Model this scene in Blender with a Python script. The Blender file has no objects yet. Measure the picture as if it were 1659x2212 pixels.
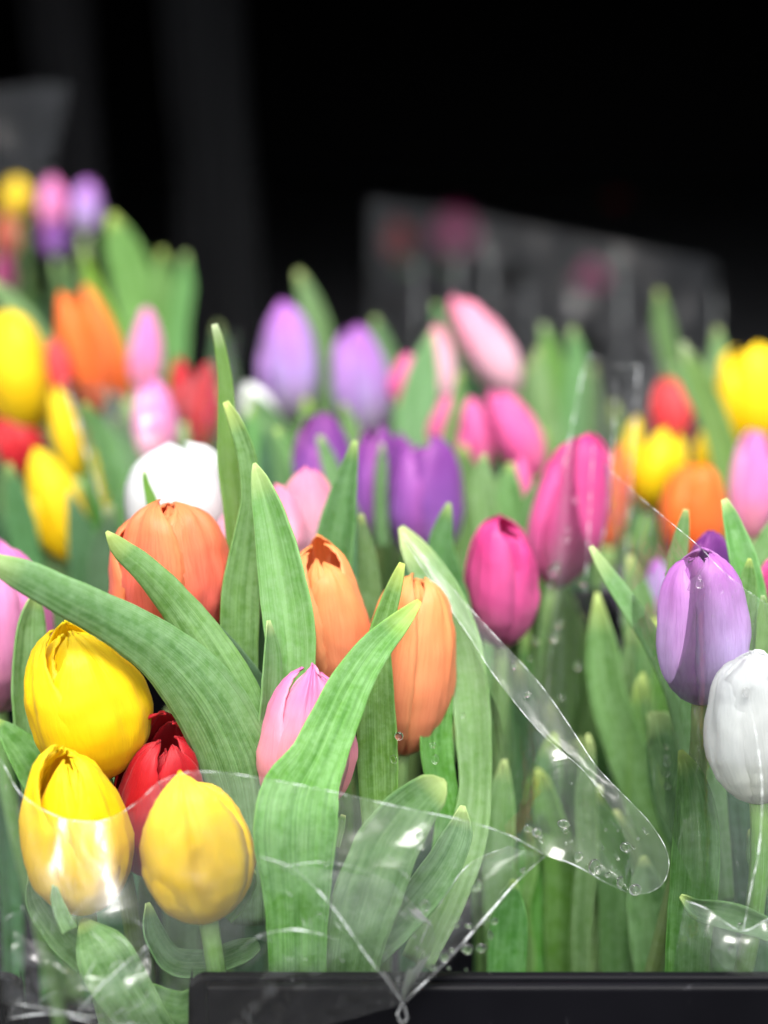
import bpy, math, random
from mathutils import Vector, Matrix, noise as mnoise

# ------------------------------------------------------------------ camera
SC = bpy.context.scene
COL = SC.collection
CAM_Z = 0.485
PITCH = math.radians(18)
FPX = 3379.0                       # focal length in units of a 1659 x 2212 frame
cam_data = bpy.data.cameras.new('camera')
cam = bpy.data.objects.new('camera', cam_data)
COL.objects.link(cam)
cam.location = (0, 0, CAM_Z)
cam.rotation_euler = (math.pi/2 - PITCH, 0, 0)
cam_data.sensor_fit = 'HORIZONTAL'
cam_data.sensor_width = 36
cam_data.lens = 36*FPX/1659
cam_data.clip_start = 0.01
cam_data.clip_end = 60
cam_data.dof.use_dof = True
cam_data.dof.focus_distance = 0.548
cam_data.dof.aperture_fstop = 4.6
SC.camera = cam

# ------------------------------------------------------------------ light
SUN_EL, SUN_AZ = 69.0, 10.0       # azimuth measured from behind the camera, minus = from its left
w = bpy.data.worlds.new('World'); SC.world = w; w.use_nodes = True
wn = w.node_tree; wn.nodes.clear()
wo = wn.nodes.new('ShaderNodeOutputWorld'); wb = wn.nodes.new('ShaderNodeBackground')
sk = wn.nodes.new('ShaderNodeTexSky'); hs = wn.nodes.new('ShaderNodeHueSaturation')
sk.sky_type = 'NISHITA'; sk.sun_disc = False
sk.sun_elevation = math.radians(SUN_EL)
sk.sun_rotation = math.radians(180 + SUN_AZ)
sk.air_density = 1.0; sk.dust_density = 6.0; sk.ozone_density = 1.0
hs.inputs['Saturation'].default_value = 0.30        # veiled, overcast sky
wb.inputs['Strength'].default_value = 0.15
wn.links.new(sk.outputs[0], hs.inputs['Color']); wn.links.new(hs.outputs[0], wb.inputs[0])
wn.links.new(wb.outputs[0], wo.inputs[0])
sd = bpy.data.lights.new('sun', 'SUN'); sd.energy = 1.5; sd.angle = math.radians(24)
sd.color = (1.0, 0.975, 0.94)
so = bpy.data.objects.new('sun', sd); COL.objects.link(so)
_a, _e = math.radians(SUN_AZ), math.radians(SUN_EL)
SUN_DIR = Vector((math.sin(_a)*math.cos(_e), -math.cos(_a)*math.cos(_e), math.sin(_e)))
so.rotation_euler = SUN_DIR.to_track_quat('Z', 'Y').to_euler()
so.location = (0, 0, 3)
SC.view_settings.view_transform = 'Standard'
SC.view_settings.look = 'None'
SC.view_settings.exposure = 1.18
SC.view_settings.gamma = 1
SC.view_settings.use_curve_mapping = False
SC.render.engine = 'CYCLES'
SC.cycles.use_denoising = True
SC.cycles.max_bounces = 10
SC.cycles.transparent_max_bounces = 24
SC.cycles.sample_clamp_indirect = 6
SC.cycles.caustics_refractive = False

# ------------------------------------------------------------------ helpers
CP = Vector((0, 0, CAM_Z))
FW = Vector((0, math.cos(PITCH), -math.sin(PITCH)))
UP = Vector((0, math.sin(PITCH), math.cos(PITCH)))
RT = Vector((1, 0, 0))
def P(x, y, d):
    if d > 0.62: d = 0.62 + (d-0.62)*1.28 if d < 1.15 else d + 0.148
    return CP + FW*d + RT*((x-829.5)/FPX*d) + UP*((1106-y)/FPX*d)

def tag(o, label=None, cat=None, group=None, kind=None):
    if label: o['label'] = label
    if cat: o['category'] = cat
    if group: o['group'] = group
    if kind: o['kind'] = kind
    return o
def empty(name, loc, label=None, cat=None, group=None):
    o = bpy.data.objects.new(name, None); COL.objects.link(o)
    o.location = loc; o.empty_display_size = 0.01
    return tag(o, label, cat, group)
def mesh_obj(name, verts, faces, mat, parent=None, uvs=None, smooth=True, solid=0, offset=-1):
    """verts are world positions; a child's mesh is stored relative to its parent"""
    off = parent.matrix_basis.translation.copy() if parent else Vector((0, 0, 0))
    if parent and parent.parent: off += parent.parent.matrix_basis.translation
    me = bpy.data.meshes.new(name)
    me.from_pydata([tuple(Vector(v)-off) for v in verts], [], faces)
    if uvs:
        ul = me.uv_layers.new(name='UVMap')
        for l in me.loops: ul.data[l.index].uv = uvs[l.vertex_index]
    if smooth: me.polygons.foreach_set('use_smooth', [True]*len(me.polygons))
    me.materials.append(mat)
    o = bpy.data.objects.new(name, me); COL.objects.link(o)
    if parent: o.parent = parent
    if solid:
        m = o.modifiers.new('thickness', 'SOLIDIFY'); m.thickness = solid; m.offset = offset
    return o
def grid_faces(nu, nv):
    return [(i*(nv+1)+j, i*(nv+1)+j+1, (i+1)*(nv+1)+j+1, (i+1)*(nv+1)+j) for i in range(nu) for j in range(nv)]
def cr(pts, n):
    """catmull-rom through tuples, n+1 samples, spaced by chord length"""
    pts = [tuple(p) for p in pts]
    m = len(pts); out = []
    ds = [0]
    for a, b in zip(pts, pts[1:]):
        ds.append(ds[-1] + max(1e-6, math.hypot(b[0]-a[0], b[1]-a[1])))
    T = ds[-1]; k = 0
    for i in range(n+1):
        s = T*i/n
        while k < m-2 and s > ds[k+1]: k += 1
        t = (s-ds[k])/(ds[k+1]-ds[k])
        p0, p1, p2, p3 = pts[max(k-1, 0)], pts[k], pts[k+1], pts[min(k+2, m-1)]
        out.append(tuple(0.5*((2*b)+(-a+c)*t+(2*a-5*b+4*c-d)*t*t+(-a+3*b-3*c+d)*t**3) for a, b, c, d in zip(p0, p1, p2, p3)))
    return out
def lerp_tab(tab, u):
    for (a, fa), (b, fb) in zip(tab, tab[1:]):
        if u <= b:
            t = (u-a)/(b-a); t = t*t*(3-2*t)*0.4 + t*0.6
            return fa+(fb-fa)*t
    return tab[-1][1]
def tube(name, path, rad, mat, parent, sides=8, cap=True):
    """path: world Vectors; rad: number or list"""
    vs, fs, uv = [], [], []
    n = len(path)
    ref = Vector((0.3, 1, 0.1)).normalized()
    for i, p in enumerate(path):
        t = (path[min(i+1, n-1)]-path[max(i-1, 0)]).normalized()
        a = t.cross(ref).normalized(); b = t.cross(a)
        r = rad[i] if isinstance(rad, (list, tuple)) else rad
        for k in range(sides):
            g = 2*math.pi*k/sides
            vs.append(p + a*(math.cos(g)*r) + b*(math.sin(g)*r)); uv.append((k/sides, i/(n-1)))
    for i in range(n-1):
        for k in range(sides):
            fs.append((i*sides+k, i*sides+(k+1) % sides, (i+1)*sides+(k+1) % sides, (i+1)*sides+k))
    if cap:
        fs.append(tuple(reversed(range(sides)))); fs.append(tuple((n-1)*sides+k for k in range(sides)))
    return mesh_obj(name, vs, fs, mat, parent, uv)

# ------------------------------------------------------------------ materials
def new_mat(name):
    m = bpy.data.materials.new(name); m.use_nodes = True
    nt = m.node_tree; nt.nodes.clear()
    return m, nt, nt.nodes.new('ShaderNodeOutputMaterial')
def N(nt, typ, **kw):
    n = nt.nodes.new(typ)
    for k, v in kw.items():
        if k.startswith('_'): setattr(n, k[1:], v)
        else: n.inputs[k.replace('__', ' ')].default_value = v
    return n
def math_n(nt, op, a, b=None, c=None):
    n = nt.nodes.new('ShaderNodeMath'); n.operation = op
    for i, x in enumerate((a, b, c)):
        if x is None: continue
        if hasattr(x, 'is_linked') or hasattr(x, 'links'): nt.links.new(x, n.inputs[i])
        else: n.inputs[i].default_value = x
    return n.outputs[0]
def ramp(nt, fac, stops, interp='LINEAR'):
    r = nt.nodes.new('ShaderNodeValToRGB'); r.color_ramp.interpolation = interp
    els = r.color_ramp.elements
    while len(els) < len(stops): els.new(0.5)
    for e, (p, c) in zip(els, stops):
        e.position = p; e.color = (*c, 1) if len(c) == 3 else c
    nt.links.new(fac, r.inputs[0]); return r.outputs[0]
def mixc(nt, fac, a, b, mode='MIX'):
    n = nt.nodes.new('ShaderNodeMix'); n.data_type = 'RGBA'; n.blend_type = mode
    for i, x in ((0, fac), (6, a), (7, b)):
        if hasattr(x, 'links'): nt.links.new(x, n.inputs[i])
        else: n.inputs[i].default_value = x if i == 0 else (*x, 1)
    return n.outputs[2]

def petal_mat(name, base, mid, tip, edge=None, vein=0.16, trans=0.36, rough=0.42, veincol=None, stripe=None):
    m, nt, out = new_mat(name); L = nt.links
    uv = N(nt, 'ShaderNodeUVMap'); sep = N(nt, 'ShaderNodeSeparateXYZ'); L.new(uv.outputs[0], sep.inputs[0])
    x, y = sep.outputs[0], sep.outputs[1]
    obj = N(nt, 'ShaderNodeObjectInfo'); tc = N(nt, 'ShaderNodeTexCoord')
    big = N(nt, 'ShaderNodeTexNoise', Scale=70.0, Detail=2.0); L.new(tc.outputs['Object'], big.inputs['Vector'])
    yy = math_n(nt, 'ADD', y, math_n(nt, 'MULTIPLY', math_n(nt, 'SUBTRACT', big.outputs[0], 0.5), 0.28))
    col = ramp(nt, yy, [(0.0, base), (0.42, mid), (0.98, tip)])
    av = math_n(nt, 'ABSOLUTE', math_n(nt, 'SUBTRACT', x, 0.5))
    if edge:
        ef = math_n(nt, 'MULTIPLY', math_n(nt, 'POWER', math_n(nt, 'MULTIPLY', av, 2.0), 3.0), 0.75)
        col = mixc(nt, ef, col, edge)
    if stripe:
        sf = math_n(nt, 'MULTIPLY', math_n(nt, 'SUBTRACT', 1.0, math_n(nt, 'MINIMUM', math_n(nt, 'MULTIPLY', av, 5.0), 1.0)), 0.5)
        col = mixc(nt, sf, col, stripe)
    # veins running along the petal, bending out to its edge
    vx = math_n(nt, 'MULTIPLY', x, 46.0)
    vy = math_n(nt, 'MULTIPLY', math_n(nt, 'ADD', y, math_n(nt, 'MULTIPLY', av, 0.7)), 5.0)
    comb = N(nt, 'ShaderNodeCombineXYZ'); L.new(vx, comb.inputs[0]); L.new(vy, comb.inputs[1]); L.new(obj.outputs['Random'], comb.inputs[2])
    vn = N(nt, 'ShaderNodeTexNoise', Scale=1.0, Detail=3.0, Roughness=0.65); L.new(comb.outputs[0], vn.inputs['Vector'])
    vf = math_n(nt, 'MULTIPLY', math_n(nt, 'SUBTRACT', vn.outputs[0], 0.42), 2.2)
    vf = math_n(nt, 'MINIMUM', math_n(nt, 'MAXIMUM', vf, 0.0), 1.0)
    col = mixc(nt, math_n(nt, 'MULTIPLY', vf, vein*1.5), col, veincol or tuple(c*0.55 for c in mid))
    hsv = N(nt, 'ShaderNodeHueSaturation'); L.new(col, hsv.inputs['Color'])
    L.new(math_n(nt, 'ADD', 0.93, math_n(nt, 'MULTIPLY', obj.outputs['Random'], 0.14)), hsv.inputs['Value'])
    col = hsv.outputs[0]
    bmp = N(nt, 'ShaderNodeBump', Strength=0.40, Distance=0.0007); L.new(vn.outputs[0], bmp.inputs['Height'])
    pr = N(nt, 'ShaderNodeBsdfPrincipled', Roughness=rough)
    pr.inputs['Specular IOR Level'].default_value = 0.35
    pr.inputs['Sheen Weight'].default_value = 0.06
    L.new(col, pr.inputs['Base Color']); L.new(bmp.outputs[0], pr.inputs['Normal'])
    tr = N(nt, 'ShaderNodeBsdfTranslucent'); L.new(col, tr.inputs[0]); L.new(bmp.outputs[0], tr.inputs[1])
    mx = N(nt, 'ShaderNodeMixShader', Fac=trans); L.new(pr.outputs[0], mx.inputs[1]); L.new(tr.outputs[0], mx.inputs[2])
    L.new(mx.outputs[0], out.inputs[0]); return m

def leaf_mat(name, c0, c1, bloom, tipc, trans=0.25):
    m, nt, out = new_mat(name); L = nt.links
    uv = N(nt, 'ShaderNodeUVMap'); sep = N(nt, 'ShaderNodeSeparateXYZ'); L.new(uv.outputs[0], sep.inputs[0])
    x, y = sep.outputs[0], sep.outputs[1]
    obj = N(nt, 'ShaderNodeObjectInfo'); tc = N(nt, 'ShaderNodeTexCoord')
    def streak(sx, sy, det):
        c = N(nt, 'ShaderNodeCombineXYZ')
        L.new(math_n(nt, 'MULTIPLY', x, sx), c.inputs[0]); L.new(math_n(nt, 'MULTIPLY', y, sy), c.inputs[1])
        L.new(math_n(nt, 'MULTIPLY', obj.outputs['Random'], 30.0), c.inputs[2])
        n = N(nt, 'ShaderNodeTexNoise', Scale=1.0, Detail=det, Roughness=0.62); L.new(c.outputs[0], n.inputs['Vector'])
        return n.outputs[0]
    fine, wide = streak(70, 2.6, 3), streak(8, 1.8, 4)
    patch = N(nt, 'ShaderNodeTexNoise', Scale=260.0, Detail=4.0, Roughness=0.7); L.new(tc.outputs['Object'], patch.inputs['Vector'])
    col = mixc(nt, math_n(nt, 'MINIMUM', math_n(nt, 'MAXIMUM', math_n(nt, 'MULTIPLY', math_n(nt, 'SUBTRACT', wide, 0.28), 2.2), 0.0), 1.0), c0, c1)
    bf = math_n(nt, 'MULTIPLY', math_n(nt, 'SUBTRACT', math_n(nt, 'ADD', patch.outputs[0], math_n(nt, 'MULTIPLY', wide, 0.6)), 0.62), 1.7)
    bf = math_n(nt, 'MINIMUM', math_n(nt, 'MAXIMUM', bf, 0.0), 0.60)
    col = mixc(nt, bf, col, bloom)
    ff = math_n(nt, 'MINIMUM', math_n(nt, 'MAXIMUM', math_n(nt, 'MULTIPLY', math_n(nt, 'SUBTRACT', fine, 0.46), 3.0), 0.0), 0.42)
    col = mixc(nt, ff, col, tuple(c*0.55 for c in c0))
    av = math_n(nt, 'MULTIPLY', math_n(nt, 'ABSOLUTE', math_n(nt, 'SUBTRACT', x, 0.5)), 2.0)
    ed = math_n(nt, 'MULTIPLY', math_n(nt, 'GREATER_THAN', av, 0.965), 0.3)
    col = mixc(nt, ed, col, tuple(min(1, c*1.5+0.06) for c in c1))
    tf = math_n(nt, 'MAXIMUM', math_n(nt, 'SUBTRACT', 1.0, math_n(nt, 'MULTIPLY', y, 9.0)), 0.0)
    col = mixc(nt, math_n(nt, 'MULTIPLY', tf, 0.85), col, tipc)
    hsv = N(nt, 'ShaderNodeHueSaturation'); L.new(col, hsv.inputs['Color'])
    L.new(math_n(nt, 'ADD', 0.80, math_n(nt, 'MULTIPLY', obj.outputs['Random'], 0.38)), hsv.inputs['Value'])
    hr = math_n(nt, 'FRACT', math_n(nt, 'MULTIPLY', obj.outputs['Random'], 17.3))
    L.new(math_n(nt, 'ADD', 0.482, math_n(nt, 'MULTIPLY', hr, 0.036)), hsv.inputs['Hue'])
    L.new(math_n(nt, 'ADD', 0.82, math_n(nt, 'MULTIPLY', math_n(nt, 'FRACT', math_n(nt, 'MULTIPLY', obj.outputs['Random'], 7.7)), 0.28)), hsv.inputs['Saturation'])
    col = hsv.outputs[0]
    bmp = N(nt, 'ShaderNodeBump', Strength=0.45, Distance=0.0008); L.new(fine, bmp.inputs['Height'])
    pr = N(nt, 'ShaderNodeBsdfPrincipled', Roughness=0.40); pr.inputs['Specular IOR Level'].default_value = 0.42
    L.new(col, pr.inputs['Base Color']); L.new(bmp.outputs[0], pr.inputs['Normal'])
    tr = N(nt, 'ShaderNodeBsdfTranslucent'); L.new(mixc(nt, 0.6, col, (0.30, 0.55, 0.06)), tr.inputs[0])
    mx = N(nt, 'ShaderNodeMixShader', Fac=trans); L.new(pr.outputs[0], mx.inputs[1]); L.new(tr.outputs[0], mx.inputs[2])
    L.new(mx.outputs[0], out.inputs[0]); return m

def film_mat(name, veil, scratch, rough=0.06, refl=1.3):
    m, nt, out = new_mat(name); L = nt.links
    tc = N(nt, 'ShaderNodeTexCoord'); uv = N(nt, 'ShaderNodeUVMap')
    n1 = N(nt, 'ShaderNodeTexNoise', Scale=45.0, Detail=3.0, Roughness=0.55, Distortion=0.8); L.new(tc.outputs['Object'], n1.inputs['Vector'])
    mp = N(nt, 'ShaderNodeMapping'); mp.inputs['Scale'].default_value = (90, 90, 9); mp.inputs['Rotation'].default_value = (0.2, 0.5, 0.35)
    L.new(tc.outputs['Object'], mp.inputs[0])
    n2 = N(nt, 'ShaderNodeTexNoise', Scale=7.0, Detail=6.0, Roughness=0.72, Distortion=0.4); L.new(mp.outputs[0], n2.inputs['Vector'])
    bm = N(nt, 'ShaderNodeBump', Strength=0.3, Distance=0.003); L.new(n1.outputs[0], bm.inputs['Height'])
    fr = N(nt, 'ShaderNodeFresnel', IOR=1.48); L.new(bm.outputs[0], fr.inputs['Normal'])
    ff = math_n(nt, 'MINIMUM', math_n(nt, 'MULTIPLY', fr.outputs[0], refl), 0.85)
    tp = N(nt, 'ShaderNodeBsdfTransparent'); tp.inputs[0].default_value = (0.965, 0.975, 0.97, 1)
    gl = N(nt, 'ShaderNodeBsdfGlossy', Roughness=rough); L.new(bm.outputs[0], gl.inputs['Normal'])
    mx = N(nt, 'ShaderNodeMixShader'); L.new(ff, mx.inputs[0]); L.new(tp.outputs[0], mx.inputs[1]); L.new(gl.outputs[0], mx.inputs[2])
    # fine scratches and a dull film
    sm = math_n(nt, 'MULTIPLY', math_n(nt, 'SUBTRACT', n2.outputs[0], 0.60), 7.0)
    sm = math_n(nt, 'MINIMUM', math_n(nt, 'MAXIMUM', sm, 0.0), 1.0)
    n3 = N(nt, 'ShaderNodeTexNoise', Scale=28.0, Detail=2.0); L.new(tc.outputs['Object'], n3.inputs['Vector'])
    pm = math_n(nt, 'MINIMUM', math_n(nt, 'MAXIMUM', math_n(nt, 'MULTIPLY', math_n(nt, 'SUBTRACT', n3.outputs[0], 0.42), 4.0), 0.0), 1.0)
    sf = math_n(nt, 'ADD', math_n(nt, 'MULTIPLY', math_n(nt, 'MULTIPLY', sm, pm), scratch), veil)
    df = N(nt, 'ShaderNodeBsdfDiffuse'); df.inputs[0].default_value = (0.85, 0.88, 0.88, 1)
    ts = N(nt, 'ShaderNodeBsdfTranslucent'); ts.inputs[0].default_value = (0.85, 0.88, 0.88, 1)
    md = N(nt, 'ShaderNodeMixShader', Fac=0.5); L.new(df.outputs[0], md.inputs[1]); L.new(ts.outputs[0], md.inputs[2])
    m2 = N(nt, 'ShaderNodeMixShader'); L.new(sf, m2.inputs[0]); L.new(mx.outputs[0], m2.inputs[1]); L.new(md.outputs[0], m2.inputs[2])
    L.new(m2.outputs[0], out.inputs[0]); return m
def film_edge_mat():
    m, nt, out = new_mat('cellophane edge glint'); L = nt.links  # whitish colour stands in for light caught along edges and creases
    tp = N(nt, 'ShaderNodeBsdfTransparent')
    pr = N(nt, 'ShaderNodeBsdfPrincipled', Roughness=0.15); pr.inputs['Base Color'].default_value = (0.82, 0.86, 0.86, 1)
    tc = N(nt, 'ShaderNodeTexCoord'); n = N(nt, 'ShaderNodeTexNoise', Scale=160.0, Detail=2.0); L.new(tc.outputs['Object'], n.inputs['Vector'])
    mx = N(nt, 'ShaderNodeMixShader'); L.new(math_n(nt, 'MINIMUM', math_n(nt, 'MAXIMUM', math_n(nt, 'MULTIPLY', math_n(nt, 'SUBTRACT', n.outputs[0], 0.45), 2.4), 0.05), 0.42), mx.inputs[0])
    L.new(tp.outputs[0], mx.inputs[1]); L.new(pr.outputs[0], mx.inputs[2]); L.new(mx.outputs[0], out.inputs[0]); return m
def plain_mat(name, c, rough=0.5, bump=0.0, scale=80.0, var=0.3, spec=0.5):
    m, nt, out = new_mat(name); L = nt.links
    tc = N(nt, 'ShaderNodeTexCoord'); n = N(nt, 'ShaderNodeTexNoise', Scale=scale, Detail=5.0, Roughness=0.6); L.new(tc.outputs['Object'], n.inputs['Vector'])
    col = mixc(nt, n.outputs[0], tuple(x*(1-var) for x in c), tuple(x*(1+var) for x in c))
    pr = N(nt, 'ShaderNodeBsdfPrincipled', Roughness=rough); pr.inputs['Specular IOR Level'].default_value = spec; L.new(col, pr.inputs['Base Color'])
    L.new(math_n(nt, 'ADD', rough-0.1, math_n(nt, 'MULTIPLY', n.outputs[0], 0.2)), pr.inputs['Roughness'])
    if bump:
        b = N(nt, 'ShaderNodeBump', Strength=bump, Distance=0.001); L.new(n.outputs[0], b.inputs['Height']); L.new(b.outputs[0], pr.inputs['Normal'])
    L.new(pr.outputs[0], out.inputs[0]); return m
def crate_mat():
    m, nt, out = new_mat('black crate plastic'); L = nt.links
    tc = N(nt, 'ShaderNodeTexCoord'); mp = N(nt, 'ShaderNodeMapping'); mp.inputs['Scale'].default_value = (160, 160, 22); L.new(tc.outputs['Object'], mp.inputs[0])
    n = N(nt, 'ShaderNodeTexNoise', Scale=1.0, Detail=4.0, Roughness=0.7); L.new(mp.outputs[0], n.inputs['Vector'])
    s = math_n(nt, 'MINIMUM', math_n(nt, 'MAXIMUM', math_n(nt, 'MULTIPLY', math_n(nt, 'SUBTRACT', n.outputs[0], 0.655), 8.0), 0.0), 0.40)
    n2 = N(nt, 'ShaderNodeTexNoise', Scale=35.0, Detail=4.0); L.new(tc.outputs['Object'], n2.inputs['Vector'])
    col = mixc(nt, s, mixc(nt, n2.outputs[0], (0.0015, 0.0015, 0.0025), (0.004, 0.004, 0.006)), (0.08, 0.08, 0.09))
    pr = N(nt, 'ShaderNodeBsdfPrincipled', Roughness=0.45); pr.inputs['Specular IOR Level'].default_value = 0.11
    L.new(col, pr.inputs['Base Color']); L.new(math_n(nt, 'ADD', 0.36, math_n(nt, 'MULTIPLY', n2.outputs[0], 0.25)), pr.inputs['Roughness'])
    b = N(nt, 'ShaderNodeBump', Strength=0.15, Distance=0.0008); L.new(n2.outputs[0], b.inputs['Height']); L.new(b.outputs[0], pr.inputs['Normal'])
    L.new(pr.outputs[0], out.inputs[0]); return m
def water_mat():
    m, nt, out = new_mat('water drop')
    g = N(nt, 'ShaderNodeBsdfGlass', IOR=1.33, Roughness=0.0)
    nt.links.new(g.outputs[0], out.inputs[0]); return m

PM = {
 'yellow':  petal_mat('yellow petal', (0.80, 0.60, 0.01), (0.95, 0.68, 0.004), (0.97, 0.76, 0.006), edge=(0.96, 0.72, 0.004), vein=0.14, veincol=(0.85, 0.45, 0.0), trans=0.42),
 'orange':  petal_mat('coral orange petal', (0.84, 0.16, 0.13), (0.86, 0.175, 0.125), (0.91, 0.25, 0.085), edge=(0.94, 0.34, 0.12), vein=0.30, veincol=(0.62, 0.06, 0.02)),
 'apricot': petal_mat('apricot orange petal', (0.90, 0.32, 0.17), (0.92, 0.34, 0.16), (0.94, 0.38, 0.11), edge=(0.95, 0.44, 0.18), vein=0.26, veincol=(0.78, 0.15, 0.05)),
 'bright':  petal_mat('bright orange petal', (0.85, 0.18, 0.05), (0.90, 0.20, 0.04), (0.93, 0.22, 0.02), edge=(0.95, 0.15, 0.01), vein=0.15),
 'red':     petal_mat('red petal', (0.42, 0.02, 0.03), (0.55, 0.008, 0.015), (0.42, 0.004, 0.012), edge=(0.62, 0.02, 0.03), vein=0.25, trans=0.25),
 'scarlet': petal_mat('light red petal', (0.80, 0.10, 0.10), (0.85, 0.07, 0.08), (0.78, 0.05, 0.06), vein=0.1),
 'pink':    petal_mat('pink petal', (0.93, 0.46, 0.40), (0.93, 0.41, 0.46), (0.74, 0.20, 0.48), edge=(0.90, 0.42, 0.56), vein=0.22, veincol=(0.74, 0.22, 0.32)),
 'lilacpink': petal_mat('lilac pink petal', (0.88, 0.40, 0.42), (0.86, 0.27, 0.56), (0.78, 0.20, 0.56), edge=(0.90, 0.45, 0.70), vein=0.22, veincol=(0.62, 0.10, 0.36)),
 'pale':    petal_mat('pale pink petal', (0.88, 0.58, 0.66), (0.90, 0.55, 0.66), (0.86, 0.24, 0.40), edge=(0.90, 0.46, 0.58), vein=0.12),
 'rose':    petal_mat('hot pink petal', (0.80, 0.22, 0.38), (0.84, 0.15, 0.40), (0.86, 0.14, 0.42), edge=(0.80, 0.08, 0.32), vein=0.12),
 'magenta': petal_mat('magenta petal', (0.76, 0.30, 0.46), (0.80, 0.12, 0.37), (0.70, 0.03, 0.24), edge=(0.82, 0.14, 0.40), vein=0.2),
 'purple':  petal_mat('purple petal', (0.66, 0.58, 0.84), (0.58, 0.42, 0.74), (0.45, 0.13, 0.48), edge=(0.58, 0.28, 0.60), vein=0.25, veincol=(0.28, 0.08, 0.36)),
 'violet':  petal_mat('dark violet petal', (0.48, 0.34, 0.66), (0.32, 0.12, 0.50), (0.18, 0.012, 0.22), edge=(0.46, 0.12, 0.46), vein=0.25, trans=0.3),
 'lilac':   petal_mat('pale lilac petal', (0.74, 0.72, 0.72), (0.58, 0.42, 0.80), (0.44, 0.11, 0.55), edge=(0.55, 0.28, 0.70), vein=0.15, stripe=(0.46, 0.16, 0.60)),
 'white':   petal_mat('white petal', (0.70, 0.72, 0.56), (0.76, 0.78, 0.75), (0.80, 0.82, 0.82), vein=0.14, veincol=(0.62, 0.66, 0.62), trans=0.28),
}
LM = {
 'mid':   leaf_mat('leaf green', (0.046, 0.165, 0.020), (0.135, 0.325, 0.058), (0.23, 0.42, 0.18), (0.50, 0.64, 0.16)),
 'light': leaf_mat('pale leaf green', (0.10, 0.29, 0.045), (0.20, 0.44, 0.10), (0.31, 0.52, 0.25), (0.60, 0.72, 0.26), trans=0.35),
 'lime':  leaf_mat('yellow leaf green', (0.13, 0.33, 0.012), (0.25, 0.48, 0.03), (0.26, 0.46, 0.12), (0.70, 0.80, 0.45), trans=0.40),
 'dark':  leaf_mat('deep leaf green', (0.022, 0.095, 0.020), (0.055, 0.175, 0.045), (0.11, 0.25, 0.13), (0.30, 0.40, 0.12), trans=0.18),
}
STEM = leaf_mat('stem green', (0.16, 0.32, 0.06), (0.22, 0.40, 0.09), (0.30, 0.46, 0.22), (0.30, 0.46, 0.12), trans=0.1)
FILM = film_mat('cellophane', 0.008, 0.45, 0.10, 1.15)
FILM_BACK = film_mat('dull cellophane', 0.03, 0.16, 0.12)
FILM_FAR = film_mat('thin far cellophane', 0.003, 0.04, 0.18, 0.75)
FILM_HAZY = film_mat('hazy cellophane', 0.045, 0.50, 0.34, 1.0)
FILM_EDGE = film_edge_mat()
CRATE = crate_mat()
WATER = water_mat()
CLOTH = plain_mat('black cloth', (0.012, 0.012, 0.013), 0.85, 0.3, 60, spec=0.1)
GREYCLOTH = plain_mat('charcoal cloth', (0.007, 0.0073, 0.008), 0.85, 0.3, 60, spec=0.1)
DARKWALL = plain_mat('black painted board', (0.010, 0.010, 0.011), 0.9, 0.2, 15, spec=0.05)
GROUND = plain_mat('dark wet asphalt', (0.03, 0.03, 0.032), 0.6, 0.5, 220)

# ------------------------------------------------------------------ setting
RIM = P(829, 2112, 0.512)
RIM_Z, RIM_Y = RIM.z, RIM.y
FLOOR_Z = 0.012
def box(name, x0, x1, y0, y1, z0, z1, mat, parent=None, bev=0.0):
    vs = [(x, y, z) for x in (x0, x1) for y in (y0, y1) for z in (z0, z1)]
    fs = [(0, 1, 3, 2), (4, 6, 7, 5), (0, 4, 5, 1), (2, 3, 7, 6), (0, 2, 6, 4), (1, 5, 7, 3)]
    o = mesh_obj(name, vs, fs, mat, parent, smooth=False)
    if bev:
        b = o.modifiers.new('bevel', 'BEVEL'); b.width = bev; b.segments = 3
    return o
tag(mesh_obj('ground', [(-9, -9, 0), (9, -9, 0), (9, 9, 0), (-9, 9, 0)], [(0, 1, 2, 3)], GROUND, smooth=False), kind='structure')
# the unlit inside of the stall behind the flowers
tag(box('stall_back_wall', -2.0, 2.0, 4.6, 4.65, 0.0, 0.80, DARKWALL), kind='structure')
tag(box('stall_side_wall', -1.35, -1.30, 1.75, 4.595, 0.0, 0.80, DARKWALL), kind='structure')
tag(box('stall_side_wall', 1.30, 1.35, 1.75, 4.595, 0.0, 0.80, DARKWALL), kind='structure')
tag(box('shade_roof', -2.0, 2.0, 1.66, 4.65, 0.803, 0.84, DARKWALL), kind='structure')  # out of view, added to keep sun and sky off the background
def curtain(name, x0, x1, y, z0, z1, folds, amp, mat, label, seed):
    rng = random.Random(seed); vs, uv = [], []
    nu, nv = 110, 14
    ph = rng.random()*6
    for i in range(nu+1):
        t = i/nu; x = x0+(x1-x0)*t
        for j in range(nv+1):
            s = j/nv; z = z0+(z1-z0)*s
            f = math.sin(t*folds*6.283+ph+0.8*math.sin(t*5+s))*0.6+math.sin(t*folds*2.7*6.283+1.3*s)*0.3
            vs.append((x+0.02*math.sin(s*3+t*9), y+amp*f*(1.1-0.4*s), z)); uv.append((t, s))
    o = mesh_obj(name, vs, grid_faces(nu, nv), mat, None, uv, solid=0.003)
    return tag(o, label, 'curtain')
curtain('curtain', -0.275, -0.155, 1.95, 0.0, 0.80, 2, 0.022, GREYCLOTH, 'dark charcoal curtain hanging behind the lilac tulips left of centre', 3)
curtain('curtain', -0.46, -0.37, 2.10, 0.0, 0.80, 2, 0.02, CLOTH, 'narrow black curtain hanging above the purple tulip farthest back', 8)
curtain('curtain', -1.29, -0.56, 2.25, 0.0, 0.80, 7, 0.035, DARKWALL, 'black curtain hanging at the far left edge of the dark background', 5)

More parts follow.
